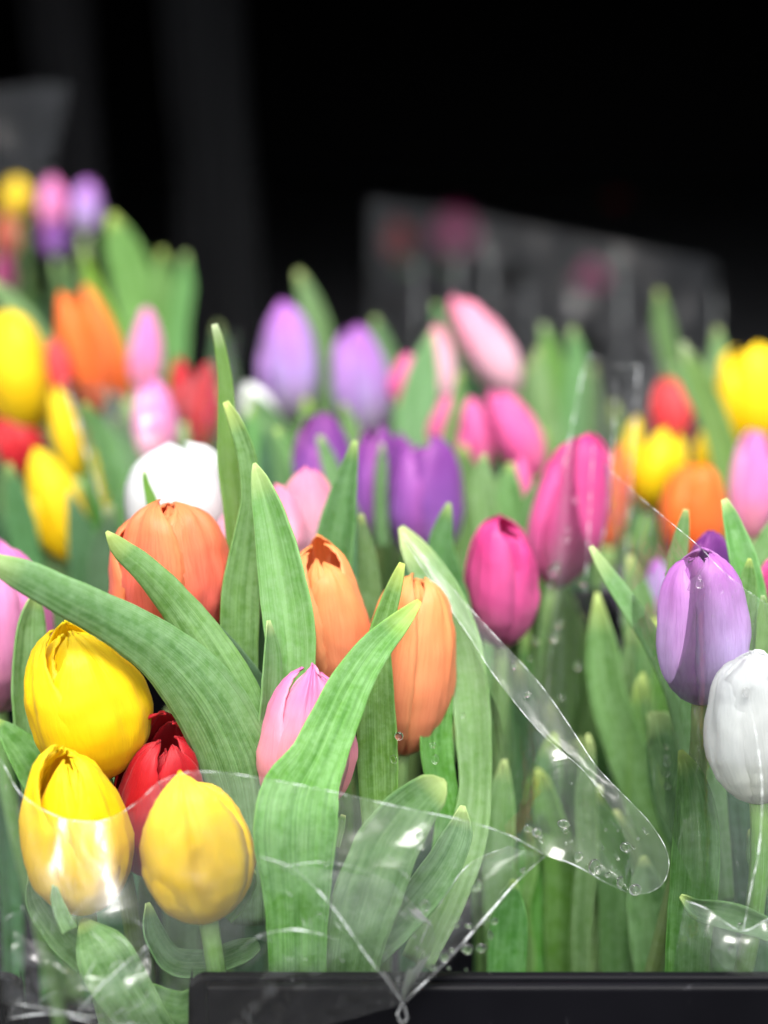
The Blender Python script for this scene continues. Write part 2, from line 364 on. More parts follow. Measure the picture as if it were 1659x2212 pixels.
# crate in front: wall panels, a rim with a hand hole cut down at its left
def crate(x0, x1, y0, y1, z1, label, notch=None):
    t, z0 = 0.004, 0.004
    root = empty('flower_crate', ((x0+x1)/2, y0, 0), label, 'crate', 'black plastic crates')
    mesh_f = []
    if notch:
        a, b, depth, r = notch
        prof = [(x0, z1), (a-r, z1)]
        for k in range(1, 7): g = k/6*math.pi/2; prof.append((a-r+r*math.sin(g), z1-r+r*math.cos(g)))
        prof += [(a+0.002, z1-depth), (b-0.002, z1-depth)]
        for k in range(0, 7): g = (1-k/6)*math.pi/2; prof.append((b+r-r*math.sin(g), z1-r+r*math.cos(g)))
        prof += [(x1, z1)]
    else: prof = [(x0, z1), (x1, z1)]
    n = len(prof); vs = []
    for y in (y0, y0+t):
        for x, z in prof: vs.append((x, y, z))
        for x, z in prof: vs.append((x, y, z0))
    fs = []
    for i in range(n-1):
        fs += [(i, n+i, n+i+1, i+1), (2*n+i, 2*n+i+1, 3*n+i+1, 3*n+i), (i, i+1, 2*n+i+1, 2*n+i), (n+i, 3*n+i, 3*n+i+1, n+i+1)]
    fs += [(0, 2*n, 3*n, n), (n-1, 2*n-1, 4*n-1, 3*n-1)]
    fw = mesh_obj('front_wall', vs, fs, CRATE, root, smooth=False)
    b = fw.modifiers.new('bevel', 'BEVEL'); b.width = 0.0009; b.segments = 2; b.limit_method = 'ANGLE'
    # lip standing proud of the wall, following its top edge
    rx0 = notch[1]+notch[3] if notch else x0
    box('rim', rx0, x1, y0-0.0045, y0-0.0003, z1-0.058, z1-0.0006, CRATE, root, 0.0016)
    if notch: box('rim', x0, notch[0]-notch[3], y0-0.0045, y0-0.0003, z1-0.058, z1-0.0006, CRATE, root, 0.0012)
    box('back_wall', x0, x1, y1-t, y1, z0, z1, CRATE, root, 0.001)
    box('side_wall', x0, x0+t, y0+t+0.0005, y1-t-0.0005, z0, z1-0.001, CRATE, root, 0.001)
    box('side_wall', x1-t, x1, y0+t+0.0005, y1-t-0.0005, z0, z1-0.001, CRATE, root, 0.001)
    box('bottom', x0+t+0.0005, x1-t-0.0005, y0+t+0.0005, y1-t-0.0005, z0, z0+0.004, CRATE, root)
    k = 0
    for x in [x0+0.02+i*0.055 for i in range(int((x1-x0)/0.055))]:
        if notch and notch[0]-0.012 < x < notch[1]+0.012: continue
        box('rib', x-0.0012, x+0.0012, y0-0.0040, y0-0.0003, z0, z1-0.0585, CRATE, root, 0.0006)
    return root
def XR(x): return (x-829.5)/FPX*0.512
crate(-0.30, 0.32, RIM_Y, RIM_Y+0.36, RIM_Z, 'black plastic crate whose rim runs along the bottom edge', (XR(45), XR(405), 0.055, 0.006))
crate(-0.42, 0.42, RIM_Y+0.37, RIM_Y+0.78, RIM_Z-0.06, 'black plastic crate behind the front crate holding the rear bunches')

# ------------------------------------------------------------------ tulips
RC = [(0, .13), (.03, .36), (.07, .53), (.14, .72), (.24, .88), (.36, .98), (.46, 1.0), (.60, .95), (.72, .845), (.82, .71), (.90, .565), (.955, .41), (1.0, .17)]
WT = [(0, .16), (.06, .44), (.14, .70), (.26, .90), (.42, 1.0), (.58, .98), (.70, .90), (.80, .75), (.88, .57), (.94, .39), (.975, .25), (1.0, .05)]
def bud(root, tip, base, R, X, mat, seed, nu, nv, rot=0, open_=0.0, yaw=0.15, splay=None, plump=1.0, point=0.05, wav=1.0, rib=None, petals=None, wild=1.0):
    """six ovate petals, each a bent blade of its own: three outer ones over three inner ones"""
    rng = random.Random(seed)
    A = (tip-base); L = A.length; A.normalize()
    X = (X - A*X.dot(A)).normalized(); Y = A.cross(X)
    spec = petals
    if spec is None:
        spec = []
        for layer in (1, 0):                      # inner whorl first
            for k in range(3):
                idx = k + 3*layer
                spec.append((rot + 120*k + (60 if layer else 0) + rng.uniform(-7, 7),
                    rng.uniform(1-0.07*wild, 1.0) if layer else (1.0 if k == 0 else rng.uniform(1-0.10*wild, 1.015)),
                    rng.uniform(0.90, 0.97) if layer else rng.uniform(0.93, 1.03),
                    open_*(0.6 if layer else 1) + rng.uniform(-0.05, 0.06*wild) + (splay.get(idx, 0) if splay else 0),
                    rng.uniform(-0.2, 0.2)*wild, 0.87 if layer else 1.0, max(0, point*rng.uniform(0.5, 4.0))))
    if True:
        for (thd, ls, wj, op, lean, lay, *more) in spec:
            layer = lay < 0.93
            th = math.radians(thd); Ls = L*ls; lay *= rng.uniform(0.99, 1.01)
            pt_ = more[0] if more else point
            yw = (yaw if not layer else 0.05)*rng.uniform(0.8, 1.2)
            crs = rib if rib is not None and not layer else rng.uniform(0.03, 0.075)
            sd_ = rng.random()*100; cph = rng.uniform(-0.10, 0.10)
            dents = [(rng.uniform(-0.75, 0.75), rng.uniform(-0.35, 0.35), rng.uniform(0.30, 0.92), rng.uniform(-0.075, 0.05)) for _ in range(6)]
            curl = rng.uniform(-0.03, 0.05)
            vs, uv = [], []
            for i in range(nu+1):
                t = i/nu; u = 0.5*t + 0.5*(0.5-0.5*math.cos(math.pi*t))
                rc, wt = lerp_tab(RC, u), lerp_tab(WT, u)
                if u > 0.45:
                    pl = 1+(plump-1)*min(1, (1-u)/0.14)**0.7
                    rc = 1-(1-rc)/pl
                    wt = wt**(1/pl)*(1-pt_*max(0, (u-0.60)/0.40)*(1-0.5*u))
                if u > 0.999: wt = min(wt, 0.10)
                wt *= wj*0.93
                sm = min(1, u/0.22); top = max(0, (u-0.42)/0.58)
                rho = max(0.86*rc, wt*1.03)
                for j in range(nv+1):
                    v = -1+2*j/nv; v = v*(0.8+0.2*v*v); a = abs(v)
                    xt = wt*v
                    rad = rc - (rho-math.sqrt(max(0, rho*rho-xt*xt)))
                    f = -crs*math.exp(-((v-cph-0.12*math.sin(3*u+sd_))/0.085)**2)*min(1, 0.25+top*1.5)
                    for v0, sl, uc, am in dents:
                        f += wav*am*math.exp(-((v-v0-sl*(u-uc))/0.12)**2)*math.exp(-((u-uc)/0.22)**2)
                    q = Vector((v*1.5+sd_, u*2.3, sd_*0.7))
                    f += wav*(0.065*mnoise.noise(q) + 0.045*mnoise.noise(q*2.7) + 0.014*mnoise.noise(q*6))*sm
                    rad = (rad + xt*yw*sm)*lay + f*sm + op*top**1.6 + curl*max(0, (u-0.85)/0.15)**2
                    rad += wav*0.05*top*(a**5)*(0.5+0.5*math.sin(sd_+u*7+v*2))      # margin rolls out
                    tan_ = xt*lay + lean*top*top*0.6*rc
                    z = Ls*(u - 0.02*a*a*top + 0.012*wav*mnoise.noise(Vector((v*4+sd_, 3, u*2)))*top)
                    er = X*math.cos(th)+Y*math.sin(th); et = Y*math.cos(th)-X*math.sin(th)
                    vs.append(base + A*z + (er*rad + et*tan_)*R); uv.append((v*0.5+0.5, u))
            mesh_obj('petal', vs, grid_faces(nu, nv), mat, root, uv, solid=0.0006)
def stem(root, base, axis, mat, seed, rad=0.0033, zend=FLOOR_Z, sway=0.01):
    rng = random.Random(seed)
    p0 = base + axis*0.002
    end = Vector((base.x*0.93+rng.uniform(-1, 1)*sway, base.y+0.014+rng.uniform(-0.3, 1)*sway, zend))
    h = p0.z-zend
    c1 = p0 - axis*h*0.3; c2 = end + Vector((0, 0, h*0.45))
    path = []
    for i in range(17):
        t = i/16; s = 1-t
        path.append(p0*s**3 + c1*(3*s*s*t) + c2*(3*s*t*t) + end*t**3)
    tube('stem', path, rad, mat, root, 8)
    return path
def leaf(root, pts, tone='mid', d=0.55, fold=0.18, roll=0.0, n=26, m=10, wave=0.0, seed=0, ridge=0.0, thick=0.0006):
    """pts: (x, y, width px[, depth[, roll deg]]) from the tip down, in frame units at depth d"""
    full = []
    for p in pts:
        x, y, wd = p[:3]
        dd = p[3] if len(p) > 3 and p[3] is not None else d
        rr = p[4] if len(p) > 4 else roll
        full.append((x, y, (min(wd*0.4, 10) if not full and wd > 12 else wd), dd, rr))
    # the end of a tip is rounded
    x, y, wd, dd, rr = full[0]; x2, y2 = full[1][:2]
    l = math.hypot(x2-x, y2-y); w1 = full[1][2]
    f = min(0.35, 12/l)
    full.insert(1, (x+(x2-x)*f, y+(y2-y)*f, wd+(w1-wd)*min(1, f*1.35), dd+(full[1][3]-dd)*f, rr))
    s = cr(full, n)
    C = [P(a[0], a[1], a[3]) for a in s]
    vs, uv = [], []
    rng = random.Random(seed*7+len(pts)); ph = rng.random()*50
    for i in range(n+1):
        T = (C[min(i+1, n)]-C[max(i-1, 0)]).normalized()
        V = (CP-C[i]).normalized()
        W0 = T.cross(V).normalized(); N0 = W0.cross(T).normalized()
        if N0.dot(V) < 0: N0 = -N0
        g = math.radians(s[i][4]); W = W0*math.cos(g)+N0*math.sin(g); Nn = N0*math.cos(g)-W0*math.sin(g)
        hw = max(0.5, s[i][2])*s[i][3]/FPX/2
        for j in range(m+1):
            v = -1+2*j/m
            off = fold*hw*(abs(v)**1.7) - ridge*hw*math.exp(-(v/0.12)**2)
            off += wave*hw*math.sin(i*0.55+ph+1.7*v)*abs(v)
            q = Vector((v*1.1+ph, i*0.28, ph)); off += 0.07*hw*mnoise.noise(q)
            ww = hw*(1+0.04*mnoise.noise(Vector((ph, i*0.5, 3.0*(1 if v > 0 else -1)))))
            vs.append(C[i] + W*(v*ww) + Nn*off); uv.append((v*0.5+0.5, i/n))
    return mesh_obj('leaf', vs, grid_faces(n, m), LM[tone], root, uv, solid=thick, offset=0)

def auto_leaf(root, path, d, px, rng, tone):
    """a leaf clasping the stem low down and rising beside the bud"""
    a = path[rng.randint(6, 9)]
    top = path[0]; side = rng.choice((-1, 1))
    h = rng.uniform(0.05, 0.11)
    wd = rng.uniform(0.016, 0.028)
    n, m = 18, 6; vs, uv = [], []
    lean = Vector((side*rng.uniform(0.010, 0.030), rng.uniform(0.004, 0.022), 0))
    tipz = top.z + rng.uniform(-0.035, 0.012)
    tip = Vector((top.x, top.y, tipz)) + lean*1.3
    C = []
    for i in range(n+1):
        t = i/n
        C.append(tip*(1-t)**2 + (Vector((top.x, top.y, (tip.z+a.z)/2))+lean*1.25)*(2*t*(1-t)) + a*t*t)
    tw = rng.uniform(-0.9, 0.9); ph = rng.random()*40
    for i in range(n+1):
        t = i/n
        T = (C[max(i-1, 0)]-C[min(i+1, n)]).normalized()
        W = T.cross(Vector((0, -1, 0.2))).normalized(); Nn = W.cross(T)
        g = tw*(1-t); W2 = W*math.cos(g)+Nn*math.sin(g); N2 = Nn*math.cos(g)-W*math.sin(g)
        hw = 0.5*wd*(max(0.03, math.sin(math.pi*min(1, t*0.8+0.0)))**0.75)*(1-0.35*t)
        for j in range(m+1):
            v = -1+2*j/m
            vs.append(C[i]+W2*(v*hw)+N2*(0.35*hw*v*v+0.1*hw*mnoise.noise(Vector((ph, t*4, v))))); uv.append((v*0.5+0.5, t))
    mesh_obj('leaf', vs, grid_faces(n, m), LM[tone], root, uv, solid=0.0008, offset=0)

GROUPS = {'F': 'tulips of the front bunch', 'M': 'tulips of the middle bunches', 'L': 'tulips of the left rear bunch',
          'R': 'tulips of the right bunch', 'B': 'tulips in the far dark background'}
SEED = [100]
def tulip(g, label, col, tip, base, wpx, d, dt=-0.006, rot=0, auto=0, leaves=(), det=None, tone='mid', **kw):
    SEED[0] += 1; sd_ = kw.pop('seed', SEED[0])
    b3, t3 = P(base[0], base[1], d), P(tip[0], tip[1], d+dt)
    root = empty('tulip', (b3.x, b3.y, b3.z), label, 'tulip', GROUPS[g])
    R = wpx*d/FPX/2
    det = det or ((30, 20) if d < 0.66 else (18, 12))
    X = (CP-b3)
    if d > 0.63: kw.setdefault('wild', 1.7); kw.setdefault('point', 0.12)
    bud(root, t3, b3, R, X, PM[col], sd_, det[0], det[1], rot=rot, **kw)
    path = stem(root, b3, (t3-b3).normalized(), STEM, sd_, rad=0.0034 if d < 0.8 else 0.0036)
    rng = random.Random(sd_+5)
    for k in range(auto): auto_leaf(root, path, d, wpx, rng, rng.choice((tone, tone, 'light', 'dark')))
    for lf in leaves:
        kw2 = dict(lf[1]) if len(lf) > 1 else {}
        SEED[0] += 1
        leaf(root, lf[0], seed=SEED[0], **kw2)
    return root

# ---- front bunch
tulip('F', 'yellow tulip under the long leaf, highest of the three front yellow ones', 'yellow', (140, 1345), (222, 1682), 246, 0.556, -0.012, yaw=0.10, petals=[(180, 1.0, .95, .02, 0, .90, .5), (-100, .93, .9, .0, 0, .88), (-12, .93, .80, .0, .1, .87, .3), (112, .93, .95, -.03, 0, .98, .2), (-66, .985, .84, .14, -.12, 1.03, .75), (38, .955, 1.02, -.02, -.36, 1.08, .6)],
  leaves=[([(80, 1268, 14), (66, 1340, 62), (60, 1440, 82), (62, 1540, 84), (70, 1640, 80), (90, 1780, 70)], dict(d=0.585, fold=0.3, roll=25)),
          ([(236, 1415, 10), (268, 1470, 44), (292, 1560, 48), (292, 1640, 46), (280, 1760, 40)], dict(d=0.592, fold=0.25, tone='mid')),
          ([(-12, 1556, 12), (30, 1600, 62), (75, 1660, 90), (110, 1740, 80)], dict(d=0.575, fold=0.2, roll=20))])
tulip('F', 'yellow tulip at lower left half behind the bright glare on the film', 'yellow', (140, 1604), (186, 1970), 226, 0.536, -0.014, yaw=0.12, petals=[(175, .95, .95, .02, 0, .9), (-140, .97, .9, .0, 0, .9), (35, .915, .75, .0, .1, .88, .5), (-25, .915, .75, .0, -.1, .88, .6), (100, .93, .95, .0, 0, .98, .3), (-88, 1.0, .92, .06, .25, 1.03, .7), (2, .885, .80, -.02, .05, .98, .55), (58, .93, .85, -.01, -.2, 1.04, .55)],
  leaves=[([(64, 1888, 14), (80, 1950, 46), (130, 2020, 64), (190, 2080, 60)], dict(d=0.533, fold=0.3)),
          ([(116, 1906, 14), (124, 1950, 26), (150, 2010, 34)], dict(d=0.517, fold=0.3)),
          ([(178, 1985, 70, 0.530), (222, 2060, 116), (262, 2130, 120), (318, 2215, 100), (370, 2280, 80)], dict(d=0.520, fold=0.22, wave=0.10))])
tulip('F', 'round yellow tulip beside the red one, seen wholly through the film edge', 'yellow', (388, 1660), (450, 1990), 244, 0.527, -0.004, plump=1.1, rib=0.11, yaw=0.10, petals=[(180, .9, 1, 0, 0, .88), (-140, .9, 1, 0, 0, .88), (120, .9, 1, 0, 0, .88), (70, .90, .92, .06, .12, 1.01, .25), (-74, .87, .95, .03, -.1, .99, .2), (-4, 1.0, .90, .0, .0, 1.12, .35)],
  leaves=[([(545, 1878, 12), (540, 1905, 30), (520, 1945, 34), (490, 1985, 26)], dict(d=0.54, fold=0.4, tone='light', n=16)),
          ([(318, 1950, 26), (330, 2020, 54), (370, 2078, 62), (440, 2086, 66), (520, 2060, 60), (560, 2040, 30)], dict(d=0.548, fold=0.35, wave=0.12, roll=30)),
          ([(250, 2092, 20), (310, 2150, 60), (390, 2178, 70), (450, 2150, 60)], dict(d=0.525, fold=0.3, wave=0.1))])
tulip('F', 'red tulip wedged between the yellow tulips', 'red', (366, 1566), (322, 1880), 196, 0.572, -0.028, plump=1.25, petals=[(150, 1.0, .9, .08, 0, .9), (-150, 1.04, .95, .10, 0, 1.0), (0, .86, .7, .02, 0, .82), (95, .93, .95, .05, 0, 1.0), (-52, .92, .92, .06, .1, 1.03, .2), (38, .91, .82, .06, -.1, 1.03, .2)],
  leaves=[([(-60, 1196, 46, 0.512), (40, 1238, 66, 0.516), (140, 1288, 84, 0.522), (250, 1344, 100, 0.530), (350, 1408, 122, 0.536), (430, 1490, 150, 0.542), (490, 1590, 166, 0.548), (528, 1700, 168, 0.552), (545, 1850, 130, 0.556), (550, 2000, 90, 0.560)], dict(fold=-0.30, n=40, m=14)),
          ([(462, 1560, 20), (482, 1640, 60), (496, 1740, 70), (500, 1900, 60), (500, 2050, 50)], dict(d=0.59, tone='dark'))])
tulip('F', 'coral orange tulip in front of the white one', 'orange', (358, 1074), (378, 1410), 250, 0.590, -0.010, plump=1.55, yaw=0.10, petals=[(170, .96, 1, 0, 0, .9), (120, .95, 1, 0, 0, .9), (8, .955, .62, .02, .1, .90, .0), (-108, .90, .85, .12, 0, 1.05, .3), (-40, 1.0, .84, .02, .22, 1.02, .15), (52, .975, .96, .02, .02, 1.03, .0)],
  leaves=[([(230, 1148, 14, 0.548), (262, 1186, 44, 0.550), (318, 1234, 60, 0.552), (385, 1310, 78, 0.555), (448, 1400, 100, 0.556), (505, 1500, 112, 0.556), (545, 1610, 110, 0.557), (560, 1740, 80, 0.560)], dict(fold=-0.28, n=36, m=12)),
          ([(400, 1290, 10), (455, 1360, 40), (515, 1440, 60), (558, 1520, 70), (570, 1640, 60)], dict(d=0.572, fold=0.3, tone='dark')),
          ([(487, 868, 12), (510, 916, 30), (534, 990, 40), (542, 1080, 44), (532, 1180, 66), (520, 1280, 82), (517, 1400, 80), (520, 1560, 70)], dict(d=0.578, fold=0.35, n=36, tone='mid')),
          ([(463, 700, 12), (474, 742, 22), (486, 820, 30), (490, 900, 38), (496, 1000, 52), (508, 1100, 50), (515, 1230, 40)], dict(d=0.594, fold=0.3, n=34, tone='lime')),
          ([(311, 1017, 6), (316, 1046, 14), (328, 1085, 24), (340, 1140, 26)], dict(d=0.612, fold=0.2, tone='lime', n=14))])
tulip('F', 'apricot orange tulip half hidden by the tall pale leaf', 'apricot', (682, 1160), (724, 1512), 186, 0.596, -0.014, plump=1.3, yaw=0.10, petals=[(175, 1.0, .8, .05, -.2, .95, .3), (110, .95, .9, .02, 0, .95), (-120, .95, .9, .0, 0, .92), (-8, .885, .62, .0, -.1, .87, .1), (-62, .92, .86, .06, .0, 1.02, .2), (34, .86, .90, .04, -.10, 1.05, .1)],
  leaves=[([(549, 1000, 14), (566, 1052, 48), (590, 1140, 80), (612, 1250, 104), (628, 1360, 112), (632, 1450, 100), (614, 1550, 84), (590, 1640, 70), (575, 1760, 60)], dict(d=0.563, fold=0.26, ridge=0.06, tone='light', n=38, m=14, roll=-12)),
          ([(580, 1340, 20), (586, 1420, 44), (580, 1520, 48), (566, 1620, 38), (560, 1720, 30)], dict(d=0.556, fold=0.3, tone='light', roll=30)),
          ([(768, 952, 10), (757, 1010, 38), (742, 1090, 68), (728, 1180, 86), (722, 1270, 80), (724, 1400, 60)], dict(d=0.624, fold=0.5, n=28, tone='mid', roll=-18)),
          ([(780, 1110, 10), (792, 1200, 40), (800, 1290, 50), (802, 1400, 50)], dict(d=0.635, tone='mid'))])
tulip('F', 'apricot orange tulip to the right, with two leaf tips crossing it', 'apricot', (898, 1230), (866, 1630), 186, 0.594, -0.010, plump=1.35, yaw=0.14, petals=[(170, .95, 1, 0, 0, .9), (110, .95, 1, 0, 0, .93), (22, .955, .55, -.04, .0, .80), (-98, .96, .9, .06, .2, 1.0, .2), (-30, .985, .72, .01, .10, .99, .15), (62, .965, .84, .05, .0, 1.10, .1)],
  leaves=[([(869, 1216, 12), (854, 1262, 32), (836, 1320, 44), (818, 1390, 54), (812, 1470, 74), (814, 1580, 86), (818, 1700, 84), (824, 1850, 70)], dict(d=0.562, fold=0.24, n=34, tone='mid')),
          ([(866, 1138, 12, 0.612), (900, 1196, 62, 0.608), (950, 1280, 84, 0.602), (992, 1380, 88, 0.598), (1014, 1490, 84, 0.590), (1024, 1600, 76, 0.586), (1026, 1710, 70, 0.584), (1008, 1820, 84, 0.580), (960, 1950, 84, 0.575), (900, 2080, 70, 0.57)], dict(fold=0.26, n=42, m=12, tone='light', wave=0.04)),
          ([(962, 1420, 18), (950, 1500, 56), (938, 1590, 74), (948, 1680, 70), (965, 1760, 60), (950, 1880, 50)], dict(d=0.586, fold=0.3, tone='mid', roll=20))])
tulip('F', 'pink tulip behind the broad leaf in the centre of the front bunch', 'pink', (676, 1428), (652, 1766), 210, 0.560, -0.012, yaw=0.12, petals=[(170, .93, .9, 0, 0, .9), (-30, .95, .6, .02, 0, .87, .6), (40, .95, .62, .02, 0, .87, .6), (-84, .965, .88, .05, .3, 1.0, .7), (78, .94, .88, .03, -.3, 1.0, .7), (-4, 1.0, .94, .0, .16, 1.04, .75)],
  leaves=[([(906, 1298, 12, 0.545), (866, 1342, 46, 0.542), (808, 1402, 72, 0.538), (758, 1478, 92, 0.533), (718, 1566, 108, 0.529), (684, 1642, 126, 0.525), (648, 1718, 172, 0.521), (638, 1800, 180, 0.520), (640, 1900, 152, 0.522), (642, 2010, 130, 0.525), (643, 2150, 122, 0.527)], dict(fold=0.14, n=44, m=16, ridge=0.05)),
          ([(962, 1686, 26, 0.522), (938, 1704, 76, 0.522), (888, 1752, 112, 0.523), (836, 1830, 138, 0.525), (796, 1930, 146, 0.527), (768, 2030, 130, 0.530), (750, 2150, 110, 0.534)], dict(fold=0.16, n=34, m=12)),
          ([(1000, 1740, 30), (990, 1800, 60), (950, 1880, 80), (880, 1970, 80), (800, 2050, 80), (730, 2120, 70)], dict(d=0.545, fold=0.3, tone='mid')),
          ([(742, 1760, 10), (732, 1790, 24), (722, 1830, 24)], dict(d=0.548, n=12, tone='light'))])
tulip('F', 'lilac pink tulip cut off by the left edge of the picture', 'lilacpink', (-16, 1150), (-2, 1535), 250, 0.628, -0.010, rot=-35, splay={0: 0.1})
tulip('F', 'white tulip behind the coral orange one', 'white', (372, 952), (400, 1230), 232, 0.668, -0.008, auto=1, plump=1.5, yaw=0.06, petals=[(180, .95, 1, 0, 0, .9), (120, .94, 1, 0, 0, .92), (30, .95, .8, .0, 0, .88), (-80, .93, .95, .02, .1, .98), (66, .99, .80, .10, .05, 1.02, .1), (-12, 1.0, 1.02, .03, .0, 1.06, .0)])
tulip('F', 'pale pink tulip half hidden behind the upright leaves at centre left', 'pale', (590, 1040), (545, 1285), 200, 0.648, -0.008, rot=30, auto=1)
tulip('F', 'pale pink tulip with a rosy top, left of the folded pointed leaf', 'pale', (662, 1004), (672, 1265), 140, 0.662, -0.008, rot=5, auto=1, plump=1.2)
# ---- middle bunches
tulip('M', 'magenta tulip low beside the slanting film strip', 'magenta', (1084, 1116), (1082, 1396), 162, 0.650, -0.010, rot=-40, point=0.03, plump=1.45, auto=0,
  leaves=[([(970, 1086, 16), (960, 1130, 36), (952, 1180, 56), (962, 1250, 76), (980, 1330, 80), (1000, 1450, 70)], dict(d=0.642, tone='mid', fold=0.3)),
          ([(1090, 1640, 40), (1080, 1740, 64), (1076, 1850, 70), (1080, 2000, 70), (1090, 2160, 60)], dict(d=0.62, tone='light', fold=0.25)),
          ([(1120, 1430, 20), (1136, 1560, 70), (1150, 1720, 90), (1130, 1900, 90), (1110, 2100, 80)], dict(d=0.68, tone='dark', fold=0.25)),
          ([(1046, 980, 14), (1042, 1040, 46), (1050, 1110, 56), (1064, 1200, 50)], dict(d=0.70, tone='light', fold=0.4))])
tulip('M', 'tall magenta tulip standing behind the upright film edge', 'magenta', (1270, 932), (1196, 1268), 172, 0.690, -0.008, rot=22, point=0.03, plump=1.35,
  leaves=[([(1150, 1180, 20), (1200, 1300, 80), (1210, 1450, 100), (1190, 1620, 100), (1180, 1800, 90), (1180, 2000, 80)], dict(d=0.73, tone='mid', fold=0.3)),
          ([(1104, 1000, 20), (1098, 1060, 60), (1110, 1150, 66), (1130, 1260, 60)], dict(d=0.735, tone='mid', fold=0.3)),
          ([(1182, 1010, 14), (1150, 1080, 36), (1128, 1150, 40), (1120, 1240, 40)], dict(d=0.70, tone='mid'))])
tulip('M', 'dark violet tulip, right and largest of the three dark ones', 'violet', (915, 936), (920, 1215), 172, 0.745, -0.01, open_=0.08, rot=52, auto=1, plump=1.2)
tulip('M', 'dark violet tulip, middle of the three dark ones', 'violet', (812, 914), (812, 1180), 122, 0.755, -0.01, rot=56, open_=0.06, auto=0,
  leaves=[([(826, 958, 14), (824, 1010, 26), (822, 1090, 28), (826, 1180, 30)], dict(d=0.735, tone='mid', fold=0.4))])
tulip('M', 'dark violet tulip, left of the three dark ones above the pale pink one', 'violet', (686, 888), (706, 1120), 138, 0.755, -0.01, rot=66, open_=0.10,
  leaves=[([(690, 942, 12), (708, 990, 34), (726, 1050, 44), (734, 1130, 46)], dict(d=0.725, tone='mid', fold=0.3)),
          ([(597, 926, 12), (630, 980, 36), (655, 1040, 46), (660, 1120, 46)], dict(d=0.76, tone='mid', fold=0.3)),
          ([(572, 920, 16), (574, 1000, 34), (580, 1080, 36)], dict(d=0.77, tone='dark'))])
tulip('M', 'pale lilac tulip, tallest at the centre against the dark background', 'lilac', (606, 648), (640, 912), 146, 0.95, -0.01, rot=6, plump=1.15, auto=2,
  leaves=[([(644, 586, 22), (664, 640, 46), (686, 710, 62), (700, 800, 60), (700, 900, 60)], dict(d=0.975, fold=0.3, tone='mid'))])
tulip('M', 'lilac tulip with a purple cleft, right neighbour of the tallest pale one', 'lilac', (762, 702), (800, 950), 140, 0.93, -0.01, rot=30, plump=1.15, auto=2,
  leaves=[([(808, 686, 30), (824, 740, 44), (846, 800, 46), (860, 900, 46)], dict(d=0.96, fold=0.3, tone='mid')),
          ([(742, 872, 16), (756, 920, 38), (772, 980, 44), (780, 1060, 40)], dict(d=0.84, tone='mid'))])
tulip('M', 'small white tulip bud peeping out left of the lilac ones', 'white', (528, 830), (588, 940), 78, 0.90, 0.0, rot=10, auto=0,
  leaves=[([(540, 850, 30), (580, 910, 60), (610, 980, 70), (620, 1080, 70)], dict(d=0.88, tone='mid', fold=0.2))])
tulip('M', 'pale pink tulip leaning left, highest flower right of centre', 'pale', (985, 634), (1106, 860), 118, 0.92, -0.005, rot=-46, plump=1.2, splay={2: 0.18}, auto=2,
  leaves=[([(940, 655, 20), (958, 700, 46), (990, 780, 60), (1020, 880, 60)], dict(d=0.95, tone='dark'))])
tulip('M', 'small pink tulip left of the broad pointed leaf at centre', 'rose', (880, 764), (868, 880), 76, 0.90, 0.0, rot=20, auto=1,
  leaves=[([(934, 716, 14), (918, 780, 58), (908, 850, 84), (900, 940, 90), (900, 1040, 80)], dict(d=0.86, tone='light', fold=0.2))])
tulip('M', 'slim pale pink tulip between the broad leaf and the leaning one', 'pale', (938, 700), (966, 870), 66, 0.91, 0.0, rot=40, auto=0)
tulip('M', 'narrow hot pink tulip, leftmost of the hot pink cluster', 'rose', (972, 852), (938, 970), 56, 0.86, 0.0, rot=0, auto=0,
  leaves=[([(992, 806, 24), (990, 880, 40), (976, 960, 50), (968, 1060, 50)], dict(d=0.84, tone='mid'))])
tulip('M', 'upright hot pink tulip in the middle of the hot pink cluster', 'rose', (1014, 858), (1040, 1030), 92, 0.83, 0.0, rot=25, auto=1)
tulip('M', 'hot pink tulip leaning left, largest of the hot pink cluster', 'rose', (1066, 838), (1160, 1036), 104, 0.82, 0.0, rot=-50, auto=1, open_=0.03)
tulip('M', 'small hot pink tulip bud low under the hot pink cluster', 'rose', (1120, 988), (1136, 1100), 50, 0.76, 0.0, rot=10, auto=0)
tulip('M', 'pink tulip bud mostly hidden by the three green leaf tips right of centre', 'pale', (1100, 800), (1130, 900), 70, 1.0, 0.0, auto=1,
  leaves=[([(1172, 700, 26), (1190, 760, 44), (1208, 850, 50), (1210, 980, 56)], dict(d=0.96, tone='lime')),
          ([(1236, 708, 34), (1246, 780, 50), (1240, 880, 60), (1230, 1010, 70)], dict(d=0.93, tone='light')),
          ([(1160, 752, 30), (1170, 830, 46), (1184, 930, 54), (1190, 1040, 60)], dict(d=0.90, tone='light')),
          ([(1282, 790, 24), (1280, 860, 40), (1276, 960, 46), (1270, 1060, 50)], dict(d=0.95, tone='mid')),
          ([(1140, 780, 40), (1150, 880, 80), (1160, 1000, 90), (1160, 1120, 90)], dict(d=0.98, tone='mid')),
          ([(1200, 830, 40), (1215, 920, 80), (1220, 1040, 90), (1220, 1200, 90)], dict(d=1.0, tone='mid')),
          ([(1090, 850, 30), (1090, 930, 60), (1095, 1020, 60)], dict(d=0.97, tone='mid'))])
tulip('M', 'dark violet tulip squeezed between the middle and right dark ones', 'violet', (862, 930), (858, 1170), 96, 0.775, -0.01, rot=10, auto=0)
tulip('M', 'pale pink tulip low behind the folded pointed leaf', 'pale', (628, 1040), (610, 1280), 110, 0.69, -0.008, rot=50, auto=0)
